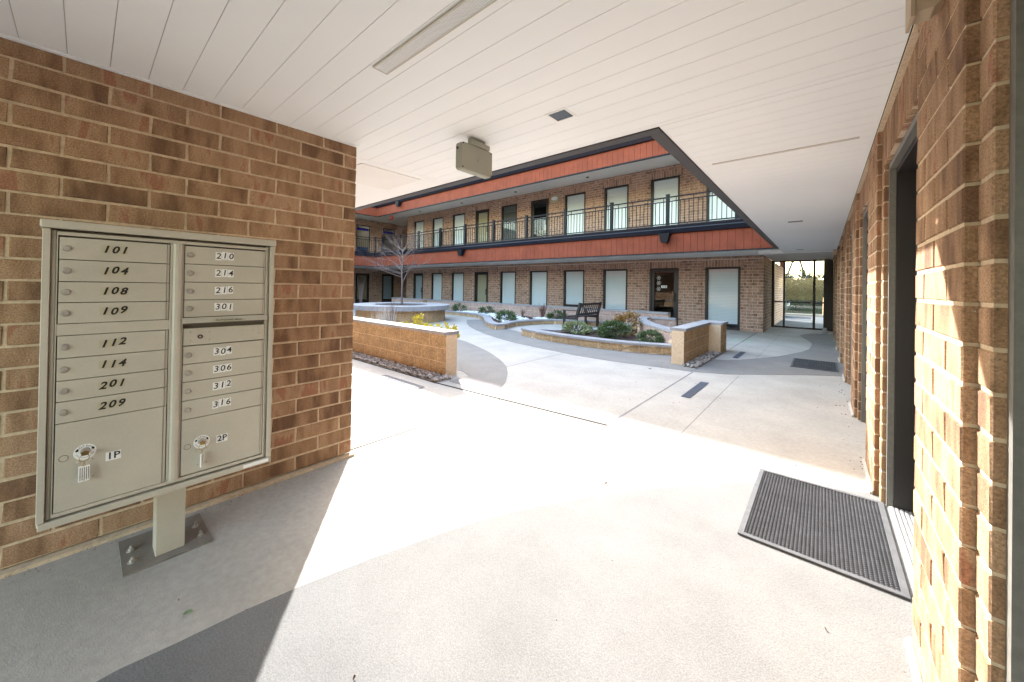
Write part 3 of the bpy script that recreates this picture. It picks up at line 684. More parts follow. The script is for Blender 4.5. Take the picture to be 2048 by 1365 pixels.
# ================================================================= LOW WALLS AND PLANTERS
def offset_path(pts, d):
    out = []
    for i, p in enumerate(pts):
        a = Vector(pts[max(0, i - 1)]); b = Vector(pts[min(len(pts) - 1, i + 1)]); t = (b - a).normalized(); out.append((p[0] - t.y * d, p[1] + t.x * d))
    return out
def resample(pts, step):
    P_ = [Vector(p) for p in pts]; seg = [(P_[i + 1] - P_[i]).length for i in range(len(P_) - 1)]; tot = sum(seg); n = max(1, round(tot / step)); out = []
    for k in range(n + 1):
        s_ = tot * k / n; i = 0
        while i < len(seg) - 1 and s_ > seg[i]: s_ -= seg[i]; i += 1
        out.append(tuple(P_[i] + (P_[i + 1] - P_[i]) * (s_ / seg[i])))
    return out
def smooth(pts, n=2):
    for _ in range(n):
        o = [pts[0]]
        for a, b in zip(pts[:-1], pts[1:]): o += [tuple(.75 * x + .25 * y for x, y in zip(a, b)), tuple(.25 * x + .75 * y for x, y in zip(a, b))]
        pts = o + [pts[-1]]
    return pts
def rough_quad(mb, a, b, z0, z1, nx, nz, amp, nrm):
    vs = []; 
    for j in range(nz + 1):
        for i in range(nx + 1):
            p = Vector((*a, 0)).lerp(Vector((*b, 0)), i / nx); edge = i in (0, nx) or j in (0, nz)
            d = 0 if edge else rnd.uniform(.2, 1) * amp
            vs.append((p.x + nrm[0] * d, p.y + nrm[1] * d, z0 + (z1 - z0) * j / nz))
    fs = [(j * (nx + 1) + i, j * (nx + 1) + i + 1, (j + 1) * (nx + 1) + i + 1, (j + 1) * (nx + 1) + i) for j in range(nz) for i in range(nx)]
    mb.add(vs, fs)
def block_wall(root, pts, th, h, courses, blen=.40, mt='block', capw=.03, cap=.05, closed=False, capstep=.9, capfree=True, rough=.012):
    """pts run along the front (right-hand) face; wall body lies to the left of the path"""
    H = h - cap; ch = H / courses
    for c in range(courses):
        s0 = resample(pts, blen); sh = .5 if c % 2 else 0
        P_ = s0 if not sh else [s0[0]] + [tuple((np.array(a) + np.array(b)) / 2) for a, b in zip(s0[:-1], s0[1:])] + [s0[-1]]
        IN = offset_path(P_, th)
        for i in range(len(P_) - 1):
            a, b, c2, d2 = (Vector(q) for q in (P_[i], P_[i + 1], IN[i + 1], IN[i])); t = (b - a).normalized()
            L = (b - a).length
            if L < .03: continue
            g_ = .0055; a2, b2 = a + t * g_, b - t * g_; ti = (c2 - d2); ti = ti.normalized() if ti.length > 1e-4 else t
            c3, d3 = c2 - ti * g_, d2 + ti * g_; z0, z1 = c * ch + .0055, (c + 1) * ch - .0055
            mb = MB()
            mb.add([(a2.x, a2.y, z0), (b2.x, b2.y, z0), (c3.x, c3.y, z0), (d3.x, d3.y, z0), (a2.x, a2.y, z1), (b2.x, b2.y, z1), (c3.x, c3.y, z1), (d3.x, d3.y, z1)],
                   [(0, 3, 2, 1), (4, 5, 6, 7), (1, 2, 6, 5), (2, 3, 7, 6), (3, 0, 4, 7)])
            rough_quad(mb, a2, b2, z0, z1, max(2, int(L / .07)), 3, rough, (t.y, -t.x)); mb.build('block', mt, root)
    core = MB(); PF = resample(pts, .3); C0 = offset_path(PF, .003); C1 = offset_path(PF, th - .003)
    for i in range(len(PF) - 1):
        core.hexa([(*C0[i], 0), (*C0[i + 1], 0), (*C1[i + 1], 0), (*C1[i], 0)], [(*C0[i], H - .001), (*C0[i + 1], H - .001), (*C1[i + 1], H - .001), (*C1[i], H - .001)])
    core.build('mortar_core', 'block_mortar', root)
    # cap stones
    fine = resample(pts, .15); n = len(fine) - 1; per = max(1, round(capstep / .15)); O = offset_path(fine, -capw); I = offset_path(fine, th + capw)
    for s_ in range(0, n, per):
        e_ = min(n, s_ + per); mb = MB()
        for i in range(s_, e_):
            q = [Vector(O[i]), Vector(O[i + 1]), Vector(I[i + 1]), Vector(I[i])]
            if i == s_: t = (q[1] - q[0]).normalized() * .003; q[0] += t; q[3] += t
            if i == e_ - 1: t = (q[1] - q[0]).normalized() * .003; q[1] -= t; q[2] -= t
            zz = rnd.uniform(-.0015, .0015) if i == s_ else zz
            mb.hexa([(p.x, p.y, H + .001) for p in q], [(p.x, p.y, h + zz) for p in q])
        mb.build('cap_stone', 'cap', root)
w1 = thing('low_wall', 'tan split-face block wall with bright grey cap, nearest low wall left of centre', 'low wall', (-6, 3.6, 0))
block_wall(w1, [(-20.3, 3.49), (-4.235, 3.49)], .215, .665, 3)
w2 = thing('low_wall', 'short tan block wall with grey cap and an L-shaped end pier, right of centre', 'low wall', (-1.9, 8, 0))
block_wall(w2, [(-1.865, 6.95), (-1.865, 8.78)][::1], .215, .655, 3) if False else block_wall(w2, [(-1.87, 6.95), (-1.87, 8.80)], .215, .655, 3)
block_wall(w2, [(-1.64, 8.81), (-1.64, 9.42)], .44, .655, 3, blen=.3, capstep=.9)
w3 = thing('low_wall', 'long rose-tinted block wall standing before the ground-floor windows', 'low wall', (-11, 12.4, 0))
block_wall(w3, [(-20.2, 12.3), (-3.80, 12.3)], .22, .60, 3, mt='block_pink', capstep=1.2)
w4 = thing('low_wall', 'curved rose block wall hooking round behind the short tan wall', 'low wall', (-3.2, 9.5, 0))
block_wall(w4, smooth([(-4.25, 11.2), (-4.15, 10.6), (-3.9, 10.0), (-3.46, 9.3), (-2.9, 8.5), (-2.35, 7.95), (-2.10, 7.75)]), .22, .50, 2, mt='block_pink', capstep=.6)
block_wall(w4, [(-4.0, 11.25), (-3.3, 11.35)], .22, .50, 2, mt='block_pink')
w5 = thing('planter_curb', 'low wavy planter curb with pointed tip, beyond the near path', 'planter curb', (-8, 10, 0))
block_wall(w5, smooth([(-18.5, 10.9), (-15, 11.1), (-13.71, 11.15), (-12.3, 11.2), (-11.2, 10.95), (-10.5, 10.5), (-9.8, 9.95), (-9.1, 9.25), (-8.5, 8.75), (-7.86, 8.42)], 1), .22, .175, 1, capstep=.6, blen=.45, rough=.01)
block_wall(w5, smooth([(-7.80, 8.42), (-7.72, 8.8), (-7.95, 9.3), (-8.05, 9.9), (-7.95, 10.6), (-7.7, 11.2), (-7.2, 11.65), (-6.2, 11.95), (-4.6, 12.0)], 1), .22, .175, 1, capstep=.6, blen=.45, rough=.01)
w6 = thing('planter_curb', 'long curved planter curb in front of the bench, meeting the short tan wall', 'planter curb', (-4.2, 7.6, 0))
block_wall(w6, smooth([(-6.42, 7.98), (-5.64, 7.67), (-4.9, 7.54), (-4.19, 7.48), (-3.43, 7.50), (-2.9, 7.6), (-2.10, 7.93)], 1), .22, .21, 1, capstep=.85, blen=.45, rough=.01)
block_wall(w6, smooth([(-5.0, 10.5), (-4.95, 9.6), (-5.2, 9.0), (-5.6, 8.55), (-6.35, 8.14)], 1), .2, .20, 1, capstep=.6, blen=.45, rough=.01)
# planting beds
def bed(poly, z, name='mulch_bed', mt='mulch'): o = MB().prism(poly, .001, z).build(name, mt); o['kind'] = 'stuff'; o['label'] = 'dark mulch filling a planting bed'; return o
bed([(-6.1, 8.12), (-5.6, 7.95), (-4.8, 7.8), (-4.1, 7.74), (-3.4, 7.76), (-2.9, 7.86), (-2.6, 8.0), (-2.9, 8.35), (-3.5, 9.1), (-4.0, 9.8), (-4.3, 10.6), (-4.35, 11.2), (-4.9, 11.0), (-4.9, 9.6), (-5.2, 8.8)], .12)
bed([(-18, 11.15), (-13.7, 11.42), (-12.3, 11.5), (-11.0, 11.2), (-10.2, 10.6), (-9.2, 9.7), (-8.4, 9.0), (-8.15, 9.0), (-8.28, 9.9), (-8.15, 10.7), (-7.85, 11.4), (-7.2, 11.9), (-6.2, 12.2), (-4.6, 12.28), (-18, 12.28)], .11)
# round planter with tree
RC = (-12.56, 8.1)
rp = thing('round_planter', 'round raised planter of tan block with wide pale grey cap', 'planter', (*RC, 0))
RB, RT = 1.66, 1.86
for c in range(2):
    n = 26
    for k in range(n):
        t0, t1 = 2 * math.pi * (k + .5 * (c % 2)) / n + .003, 2 * math.pi * (k + 1 + .5 * (c % 2)) / n - .003
        mb = MB(); z0, z1 = c * .225 + .004, (c + 1) * .225 - .004
        pt = lambda r_, t, z: (RC[0] + r_ * math.cos(t), RC[1] + r_ * math.sin(t), z)
        tm = (t0 + t1) / 2
        mb.add([pt(RB, t0, z0), pt(RB + .02, tm, z0), pt(RB, t1, z0), pt(RB - .2, t1, z0), pt(RB - .2, t0, z0), pt(RB, t0, z1), pt(RB + .02, tm, z1), pt(RB, t1, z1), pt(RB - .2, t1, z1), pt(RB - .2, t0, z1)],
               [(4, 3, 2, 1, 0), (5, 6, 7, 8, 9), (0, 1, 6, 5), (1, 2, 7, 6), (2, 3, 8, 7), (3, 4, 9, 8), (4, 0, 5, 9)])
        mb.build('block', 'block', rp)
mb = MB().prism([(RC[0] + (RB - .002) * math.cos(t), RC[1] + (RB - .002) * math.sin(t)) for t in np.linspace(0, 2 * math.pi, 60)[:-1]], 0, .449); mb.build('mortar_core', 'block_mortar', rp)
for k in range(6):
    mb = MB(); m_ = 12
    for j in range(m_):
        t0 = 2 * math.pi * (k + j / m_) / 6 + (.002 if j == 0 else 0) + .68; t1 = 2 * math.pi * (k + (j + 1) / m_) / 6 - (.002 if j == m_ - 1 else 0) + .68
        q = [(RC[0] + r_ * math.cos(t), RC[1] + r_ * math.sin(t)) for r_, t in ((1.0, t0), (RT, t0), (RT, t1), (1.0, t1))]
        mb.hexa([(*p, .451) for p in q], [(*p, .61) for p in q])
    mb.build('cap_stone', 'cap', rp)
MB().prism([(RC[0] + .99 * math.cos(t), RC[1] + .99 * math.sin(t)) for t in np.linspace(0, 2 * math.pi, 40)[:-1]], .45, .56).build('soil', 'mulch', rp)

# ================================================================= TREES AND SHRUBS
def young_tree():
    t = thing('bare_tree', 'small leafless tree with pale grey branches growing in the round planter', 'tree', (RC[0], RC[1], .56))
    rg = random.Random(21); tr = MB(); br = MB(); tw = MB()
    def limb(p, d, L, r, lv, mb):
        st = 5; q = Vector(p); d = Vector(d).normalized()
        for s_ in range(st):
            d = (d + Vector((rg.gauss(0, .09), rg.gauss(0, .09), rg.gauss(.03, .05)))).normalized(); nx = q + d * (L / st); ra, rbb = r * (1 - .7 * s_ / st), r * (1 - .7 * (s_ + 1) / st)
            mb.tube(q, nx, ra, rbb, 5, caps=False); q = nx
            if lv < 3 and s_ >= 1:
                for _ in range(2 if lv < 2 else 1):
                    side = Matrix.Rotation(rg.uniform(0, 6.28), 3, d) @ d.orthogonal().normalized()
                    limb(q, d * .8 + side * .62, L * rg.uniform(.35, .55), rbb * .62, lv + 1, tw if lv >= 1 else br)
    p = Vector((RC[0], RC[1], .55)); pts = [p, p + Vector((-.02, 0, .45)), p + Vector((-.01, 0, .9)), p + Vector((-.05, 0, 1.35)), p + Vector((.0, .02, 1.75)), p + Vector((-.04, 0, 2.15)), p + Vector((-.18, .05, 2.65))]
    rs = [.045, .036, .032, .028, .022, .016, .006]
    for a, b, r0, r1 in zip(pts[:-1], pts[1:], rs[:-1], rs[1:]): tr.tube(a, b, r0, r1, 7, caps=False)
    limb(pts[2], (.35, .2, 1), 1.0, .022, 1, br)
    for k in range(24):
        z = rg.uniform(1.1, 2.3); an = rg.uniform(0, 6.28); i = min(5, int(z / .45)); q = pts[i].lerp(pts[i + 1], min(1, max(0, (z - (pts[i].z - .55)) / max(.01, pts[i + 1].z - pts[i].z))))
        up = .15 + (z - 1.0) * .55; limb(q, (math.cos(an), math.sin(an), up), rg.uniform(.9, 1.3) * (1.25 - (z - 1.1) * .35), .013, 1, br)
    tr.build('trunk', 'bark', t, smooth=True); br.build('branches', 'bark', t); tw.build('twigs', 'bark', t)
young_tree()
def shrub(name, x, y, z, rx, rz, n, size, mt, label, stems='bark_dark', grp=None, hole=.35):
    t = thing(name, label, 'shrub', (x, y, z), grp); rg = random.Random(int(abs(x * 100)) + 5)
    leaves((x, y, z + rz * .6), (rx, rx, rz * .85), n, size, rg, hole=hole).build('foliage', mt, t)
    mb = MB()
    for k in range(14):
        a = rg.uniform(0, 6.28); mb.tube((x, y, z), (x + math.cos(a) * rx * .7, y + math.sin(a) * rx * .7, z + rz * rg.uniform(.9, 1.6)), .008, .003, 4, False)
    mb.build('stems', stems, t)
G = 'evergreen shrubs in the planting beds'
shrub('shrub', -13.3, 11.75, .11, .36, .30, 900, .06, 'leaf', 'small green shrub just right of the round planter', grp=G)
shrub('shrub', -11.45, 11.75, .11, .42, .26, 1000, .06, 'leaf', 'low dark green shrub second along the long rose wall', grp=G)
shrub('shrub', -8.75, 9.95, .11, .40, .27, 1200, .06, 'leaf', 'rounded green shrub at the pointed tip of the wavy curb', grp=G)
shrub('shrub', -7.85, 11.95, .09, .38, .27, 1000, .06, 'leaf', 'green shrub left of the bench, against the long rose wall', grp=G)
shrub('shrub', -5.05, 8.70, .12, .40, .21, 1100, .06, 'leaf_light', 'pale variegated shrub spreading right below the bench', grp=G)
shrub('shrub', -4.05, 8.72, .12, .42, .27, 1500, .06, 'leaf', 'largest green shrub in the middle of the bed behind the long curb', grp=G)
shrub('shrub', -3.96, 9.45, .12, .38, .42, 1300, .055, 'leaf_orange', 'russet and yellow leaved shrub beside the largest green one', stems='twig_red')
shrub('shrub', -2.92, 8.22, .12, .29, .22, 1300, .05, 'leaf', 'compact dark green ball shrub next to the short tan wall', grp=G)
shrub('shrub', -16.1, 11.8, .11, .28, .32, 400, .05, 'leaf_orange', 'sparse russet shrub behind the round planter', stems='twig_red')
for (x, y, lab, h_) in ((-8.55, 11.95, 'bare reddish twiggy shrub against the long rose wall', .62), (-9.6, 12.0, 'thin leafless twigs left of the reddish twiggy shrub', .35)):
    t = thing('bare_shrub', lab, 'shrub', (x, y, .1)); rg = random.Random(int(h_ * 100)); mb = MB()
    for k in range(38 if h_ > .5 else 14):
        a = rg.uniform(0, 6.28); s_ = rg.uniform(.05, .36) * h_ * 1.1; q = Vector((x, y, .1)); e_ = Vector((x + math.cos(a) * s_, y + math.sin(a) * s_, .1 + h_ * rg.uniform(.7, 1.05))); md = q.lerp(e_, .5) + Vector((rg.gauss(0, .02), rg.gauss(0, .02), 0))
        mb.tube(q, md, .007, .005, 4, False); mb.tube(md, e_, .005, .002, 4, False)
        for _ in range(2): mb.tube(md, md + Vector((rg.gauss(0, .07), rg.gauss(0, .07), rg.uniform(.1, .25))), .003, .0015, 3, False)
    mb.build('twigs', 'twig_red', t)
# yellow ground shrub behind the near low wall
t = thing('yellow_shrub', 'bright yellow-green leafy plants poking over the near low wall', 'plant', (-5.2, 4.0, 0)); mb = MB(); rg = random.Random(5)
for x, h_ in ((-6.20, .64), (-6.0, .60), (-5.85, .80), (-5.72, .66), (-5.55, .67), (-5.42, .70), (-5.25, .69), (-5.12, .70), (-4.98, .71), (-4.85, .67)):
    q = leaves((x, 4.05 + rg.uniform(-.1, .1), h_ - .16), (.09, .12, .16), 130, .05, rg, hole=.1); mb.add(q.v, q.f)
mb.build('foliage', 'leaf_yellow', t); mb = MB()
for k in range(20): x = rg.uniform(-6.2, -4.85); mb.tube((x, 4.05, 0), (x + rg.gauss(0, .05), 4.05, .58), .008, .004, 4, False)
mb.build('stems', 'twig_red', t)
# pale blades near the planter, made up for an unidentified bright patch
t = thing('pale_blade_clump', 'pale streaky clump of blades between the low wall and round planter', 'grass clump', (-8.9, 5.2, 0)); mb = MB(); rg = random.Random(8)
for k in range(260):
    x, y = -8.98 + rg.gauss(0, .14), 5.3 + rg.gauss(0, .12); top = Vector((x + rg.gauss(0, .08), y + rg.gauss(0, .08), rg.uniform(.45, .86))); b = Vector((x, y, 0)); md = b.lerp(top, .6); wv = .006
    mb.add([b + Vector((-wv, 0, 0)), b + Vector((wv, 0, 0)), md + Vector((wv, 0, 0)), md + Vector((-wv, 0, 0)), top], [(0, 1, 2, 3), (3, 2, 4)])
mb.build('blades', 'leaf_pale', t)
t = thing('dry_weed', 'tall thin leafless weed stems in front of the round planter', 'weed', (-8.0, 5.0, 0)); mb = MB()
for k in range(16): a = Vector((-8.2 + rg.gauss(0, .08), 5.0, 0)); e_ = a + Vector((rg.gauss(0, .22), rg.gauss(0, .1), rg.uniform(.7, 1.05))); mb.tube(a, e_, .004, .002, 3, False)
mb.build('stems', 'twig_red', t)
t = thing('dry_weed', 'tall frosty weed standing before the dark opening at far left', 'weed', (-17.6, 9.0, 0)); mb = MB()
for k in range(10): a = Vector((-17.6, 9.0, 0)); e_ = a + Vector((rg.gauss(0, .12), rg.gauss(0, .1), rg.uniform(1.1, 1.75))); mb.tube(a, e_, .012, .005, 3, False)
mb.build('stems', 'bark', t)

# ================================================================= GRAVEL
def stones(name, region, n, r0, r1, z, mt, label):
    mb = MB(); rg = random.Random(n)
    ico = [(0, 0, 1), (.89, 0, .45), (.28, .85, .45), (-.72, .53, .45), (-.72, -.53, .45), (.28, -.85, .45), (.72, .53, -.45), (-.28, .85, -.45), (-.89, 0, -.45), (-.28, -.85, -.45), (.72, -.53, -.45), (0, 0, -1)]
    fc = [(0, 1, 2), (0, 2, 3), (0, 3, 4), (0, 4, 5), (0, 5, 1), (1, 6, 2), (2, 7, 3), (3, 8, 4), (4, 9, 5), (5, 10, 1), (6, 7, 2), (7, 8, 3), (8, 9, 4), (9, 10, 5), (10, 6, 1), (11, 7, 6), (11, 8, 7), (11, 9, 8), (11, 10, 9), (11, 6, 10)]
    for _ in range(n):
        x, y = region(rg); s_ = rg.uniform(r0, r1); sx, sy, sz = s_ * rg.uniform(.7, 1.3), s_ * rg.uniform(.7, 1.3), s_ * rg.uniform(.5, .8); a = rg.uniform(0, 6.28); zz = z + rg.uniform(0, s_)
        mb.add([(x + (px * sx * math.cos(a) - py * sy * math.sin(a)) * rg.uniform(.85, 1.1), y + px * sx * math.sin(a) + py * sy * math.cos(a), zz + pz * sz) for px, py, pz in ico], fc)
    o = mb.build(name, mt, kind='stuff'); o['label'] = label; return o
gm = bpy.data.materials.new('gravel mix'); gm.use_nodes = True; nt = gm.node_tree
ge = nt.nodes.new('ShaderNodeNewGeometry'); cr = nt.nodes.new('ShaderNodeValToRGB'); el = cr.color_ramp.elements
el[0].color = (.10, .085, .075, 1); el[1].color = (.55, .50, .45, 1); e2 = el.new(.5); e2.color = (.28, .24, .205, 1)
nt.links.new(ge.outputs['Random Per Island'], cr.inputs[0]); nt.links.new(cr.outputs[0], nt.nodes['Principled BSDF'].inputs['Base Color']); nt.nodes['Principled BSDF'].inputs['Roughness'].default_value = .85
MT['gravel'] = gm
stones('gravel', lambda r_: (r_.uniform(-9.5, -4.25) if r_.random() < .8 else -4.2 + .1 * r_.random(), r_.uniform(3.215, 3.475)), 3200, .013, .026, .012, 'gravel', 'strip of grey pea gravel along the foot of the near low wall')
stones('gravel', lambda r_: (r_.uniform(-1.855, -1.63), r_.uniform(6.83, 8.79)), 1100, .014, .028, .012, 'gravel', 'strip of grey pea gravel beside the short tan wall')
stones('white_stones', lambda r_: ((lambda u: (u, 11.35 + r_.uniform(-.05, .75)) if u < -11 else (u, 9.35 + (-8.1 - u) * .75 + r_.uniform(-.15, .9 + (u + 11) * .2)))(r_.uniform(-13.2, -8.45))), 1500, .03, .06, .11, 'stone_white', 'white marble chips in the bed behind the wavy curb')
stones('white_stones', lambda r_: (r_.uniform(-8.7, -7.9), r_.uniform(11.5, 12.0)), 220, .03, .055, .10, 'stone_white', 'white marble chips at the foot of the bare reddish shrub')

# ================================================================= BENCH
bn = thing('park_bench', 'dark slatted wooden garden bench seen from behind', 'bench', (-6.2, 11.0, 0))
y0, y1 = 10.30, 11.80
for y in (y0, y1 - .06):
    B(-6.54, -6.47, y, y + .06, 0, .60).build('leg', 'wood_dark', bn)
    MB().hexa([(-6.08, y, 0), (-6.0, y, 0), (-6.0, y + .06, 0), (-6.08, y + .06, 0)], [(-6.08, y, .42), (-6.0, y, .42), (-6.0, y + .06, .42), (-6.08, y + .06, .42)]).hexa([(-6.08, y, .42), (-6.0, y, .42), (-6.0, y + .06, .42), (-6.08, y + .06, .42)], [(-5.95, y, .88), (-5.88, y, .88), (-5.88, y + .06, .88), (-5.95, y + .06, .88)]).build('leg', 'wood_dark', bn)
    B(-6.60, -6.02, y - .01, y + .07, .602, .628).build('armrest', 'wood_dark', bn); B(-6.47, -6.08, y + .01, y + .05, .32, .39).build('seat_rail', 'wood_dark', bn)
for k in range(5): x = -6.50 + k * .095; B(x, x + .08, y0 + .0, y1, .40, .42).build('seat_slat', 'wood_dark', bn)
def lean(z): return -6.04 + (z - .42) * .28
for z0, z1 in ((.46, .53), (.79, .86)): MB().hexa([(lean(z0) - .015, y0 + .06, z0), (lean(z0) + .02, y0 + .06, z0), (lean(z0) + .02, y1 - .06, z0), (lean(z0) - .015, y1 - .06, z0)], [(lean(z1) - .015, y0 + .06, z1), (lean(z1) + .02, y0 + .06, z1), (lean(z1) + .02, y1 - .06, z1), (lean(z1) - .015, y1 - .06, z1)]).build('back_rail', 'wood_dark', bn)
for k in range(10):
    y = y0 + .12 + k * .136
    MB().hexa([(lean(.53) - .005, y, .53), (lean(.53) + .01, y, .53), (lean(.53) + .01, y + .048, .53), (lean(.53) - .005, y + .048, .53)], [(lean(.79) - .005, y, .79), (lean(.79) + .01, y, .79), (lean(.79) + .01, y + .048, .79), (lean(.79) - .005, y + .048, .79)]).build('back_slat', 'wood_dark', bn)

# ================================================================= MAILBOX UNIT
mx = thing('mailbox_unit', 'tan metal cluster mailbox with sixteen numbered doors on a pedestal', 'mailbox', (-2.51, .28, 0))
XF = -2.26
Y0, Y1, Z0, Z1 = -.106, .666, .385, 1.545
cb = MB(); cb.box(XF - .45, XF - .03, Y0, Y1, Z0, Z1 - .002); cb.build('cabinet', 'cab', mx, bevel=.004)
for ya in (Y0, Y1 - .020): B(XF - .029, XF, ya, ya + .020, Z0 + .028, Z1 - .003).build('side_flange', 'cab', mx, bevel=.002)
cb = MB(); cb.box(XF - .029, XF + .002, Y0 + .004, Y1 - .002, Z0, Z0 + .026); cb.build('bottom_flange', 'cab', mx, bevel=.002)
B(XF - .47, XF + .012, Y0 - .006, Y1 + .006, Z1, Z1 + .031).build('hood', 'cab', mx, bevel=.005)
B(XF - .0295, XF - .024, Y0 + .021, Y1 - .021, Z0 + .03, Z1 - .004).build('gap_backing', 'cab_dark', mx)
for y, w_ in ((Y0 + .0225, .012), (Y1 - .0345, .012)): MB().tube((XF - .016, y + w_ / 2, Z0 + .032), (XF - .016, y + w_ / 2, Z1 - .006), .0075, .0075, 10).build('corner_bead', 'cab', mx, smooth=True)
# door frames (fixed) around the openings
LY, RY = (-.066, .252), (.302, .627)
fm = MB()
fm.box(XF - .023, XF - .005, -.0705, -.0675, .43, 1.52); 
fm.box(XF - .023, XF - .004, .2545, .262, .435, 1.519); fm.box(XF - .023, XF - .004, .2965, .3005, .435, 1.519); fm.box(XF - .023, XF - .004, .6285, .634, .435, 1.519)
fm.box(XF - .023, XF - .006, -.0672, .2542, 1.1268, 1.1712); fm.box(XF - .023, XF - .005, -.07, .634, 1.5202, 1.534)
fm.box(XF - .023, XF - .005, -.07, .634, .420, .4345)
fm.build('door_frame', 'cab', mx, bevel=.001)
MB().extr([(XF - .023, .2622), (XF - .006, .2622), (XF + .003, .270), (XF + .005, .2795), (XF + .003, .289), (XF - .006, .2963), (XF - .023, .2963)], 'x', 0, 0).v
mu = MB(); pf = [(XF - .023, .2622), (XF - .006, .2622), (XF + .003, .270), (XF + .005, .2795), (XF + .003, .289), (XF - .006, .2963), (XF - .023, .2963)]
mu.prism(pf, .431, 1.5198); mu.build('mullion', 'cab', mx)
left = [('101', 1.427, 1.513), ('104', 1.340, 1.424), ('108', 1.257, 1.337), ('109', 1.174, 1.254), ('112', 1.038, 1.124), ('114', .950, 1.035), ('201', .868, .947), ('209', .783, .865)]
right = [('210', 1.431, 1.513), ('214', 1.346, 1.428), ('216', 1.262, 1.343), ('301', 1.180, 1.259), ('304', .960, 1.042), ('306', .877, .957), ('312', .790, .874), ('316', .701, .787)]
def lock(root, y, z, x=None):
    x = XF - .004 if x is None else x
    mb = MB(); mb.tube((x, y, z), (x + .004, y, z), .0125, .0105, 14); mb.tube((x + .004, y, z), (x + .0075, y, z), .0085, .008, 14); mb.torus((x + .0005, y, z), (1, 0, 0), .0125, .0014, 16, 5); mb.torus((x + .0042, y, z), (1, 0, 0), .0088, .0012, 16, 5); o = mb.build('lock', 'steel', root, smooth=False)
    B(x + .0076, x + .0082, y - .0012, y + .0012, z - .005, z + .005).build('keyhole', 'ink', o) if False else None
    return o
def mdoor(num, y0, y1, z0, z1, leftcol, name='mailbox_door'):
    mb = MB(); mb.box(XF - .020, XF - .004, y0 + .002, y1 - .010, z0, z1); mb.box(XF - .020, XF - .007, y1 - .009, y1 - .0005, z0, z1)
    d = mb.build(name, 'cab', mx, bevel=.0012); d['label'] = 'mailbox door numbered ' + num
    # lower lip catching light
    yc = (y0 + .148) if leftcol else (y0 + .150); zc = (z0 + z1) / 2 + .004
    if name == 'mailbox_door': lock(d, y0 + .021, (z0 + z1) / 2)
    dw = .026 if leftcol else .025; x = XF - .0036; pl = MB()
    for k, ch in enumerate(num):
        yy = yc + (k - 1) * dw; dz = rnd.uniform(-.0025, .0025) + (k - 1) * (.0015)
        pl.box(x - .0003, x, yy - dw * .47, yy + dw * .47, zc + dz - (.0165 if leftcol else .019), zc + dz + (.0165 if leftcol else .019))
        text('digit', ch, .041 if leftcol else .040, (x + .0004, yy, zc + dz), ROTX, 'ink', d, offset=.0012 if leftcol else .0004, shear=.28 if leftcol else .12, ext=.0003)
    pl.build('sticker', 'sticker' if leftcol else 'white', d)
for n_, a, b in left: mdoor(n_, LY[0], LY[1], a, b, True)
for n_, a, b in right: mdoor(n_, RY[0], RY[1], a, b, False)
def rivet(root, y, z, r_=.0055): MB().dome((XF - .004, y, z), (1, 0, 0), r_, .003).build('rivet', 'cab', root, smooth=True)
# outgoing mail flap and service panel
og = MB(); og.hexa([(XF - .004, .297, 1.153), (XF + .026, .297, 1.153), (XF + .026, .634, 1.153), (XF - .004, .634, 1.153)], [(XF - .004, .297, 1.1775), (XF + .012, .297, 1.166), (XF + .012, .634, 1.166), (XF - .004, .634, 1.1775)])
og = og.build('outgoing_mail_slot', 'cab', mx, bevel=.001)
mb = MB(); mb.hexa([(XF + .0262, .405, 1.1545), (XF + .0268, .405, 1.1545), (XF + .0268, .535, 1.1545), (XF + .0262, .535, 1.1545)], [(XF + .0128, .405, 1.1665), (XF + .0134, .405, 1.1665), (XF + .0134, .535, 1.1665), (XF + .0128, .535, 1.1665)]); mb.build('label_strip', 'sticker', og)
text('lettering', 'OUTGOING MAIL', .0135, (XF + .0205, .470, 1.1612), (R(42), 0, R(90)), 'ink', og, offset=.0001, ext=.0002)
B(XF - .010, XF - .003, .302, .627, 1.145, 1.152).build('slot_shadow', 'cab_dark', mx)
sp = B(XF - .020, XF - .004, .304, .626, 1.047, 1.126).build('service_panel', 'cab', mx, bevel=.001)
for y, z in ((.327, 1.108), (.327, 1.068), (.397, 1.105), (.397, 1.067), (.575, 1.10), (.605, 1.117), (.605, 1.10), (.605, 1.082)): rivet(sp, y, z, .0045)
mb = MB().tube((XF - .004, .364, 1.085), (XF - .001, .364, 1.085), .010, .010, 14); mb.build('lock', 'ink', sp); MB().tube((XF - .001, .364, 1.085), (XF + .0015, .364, 1.085), .005, .0045, 10).build('lock_core', 'steel', sp)
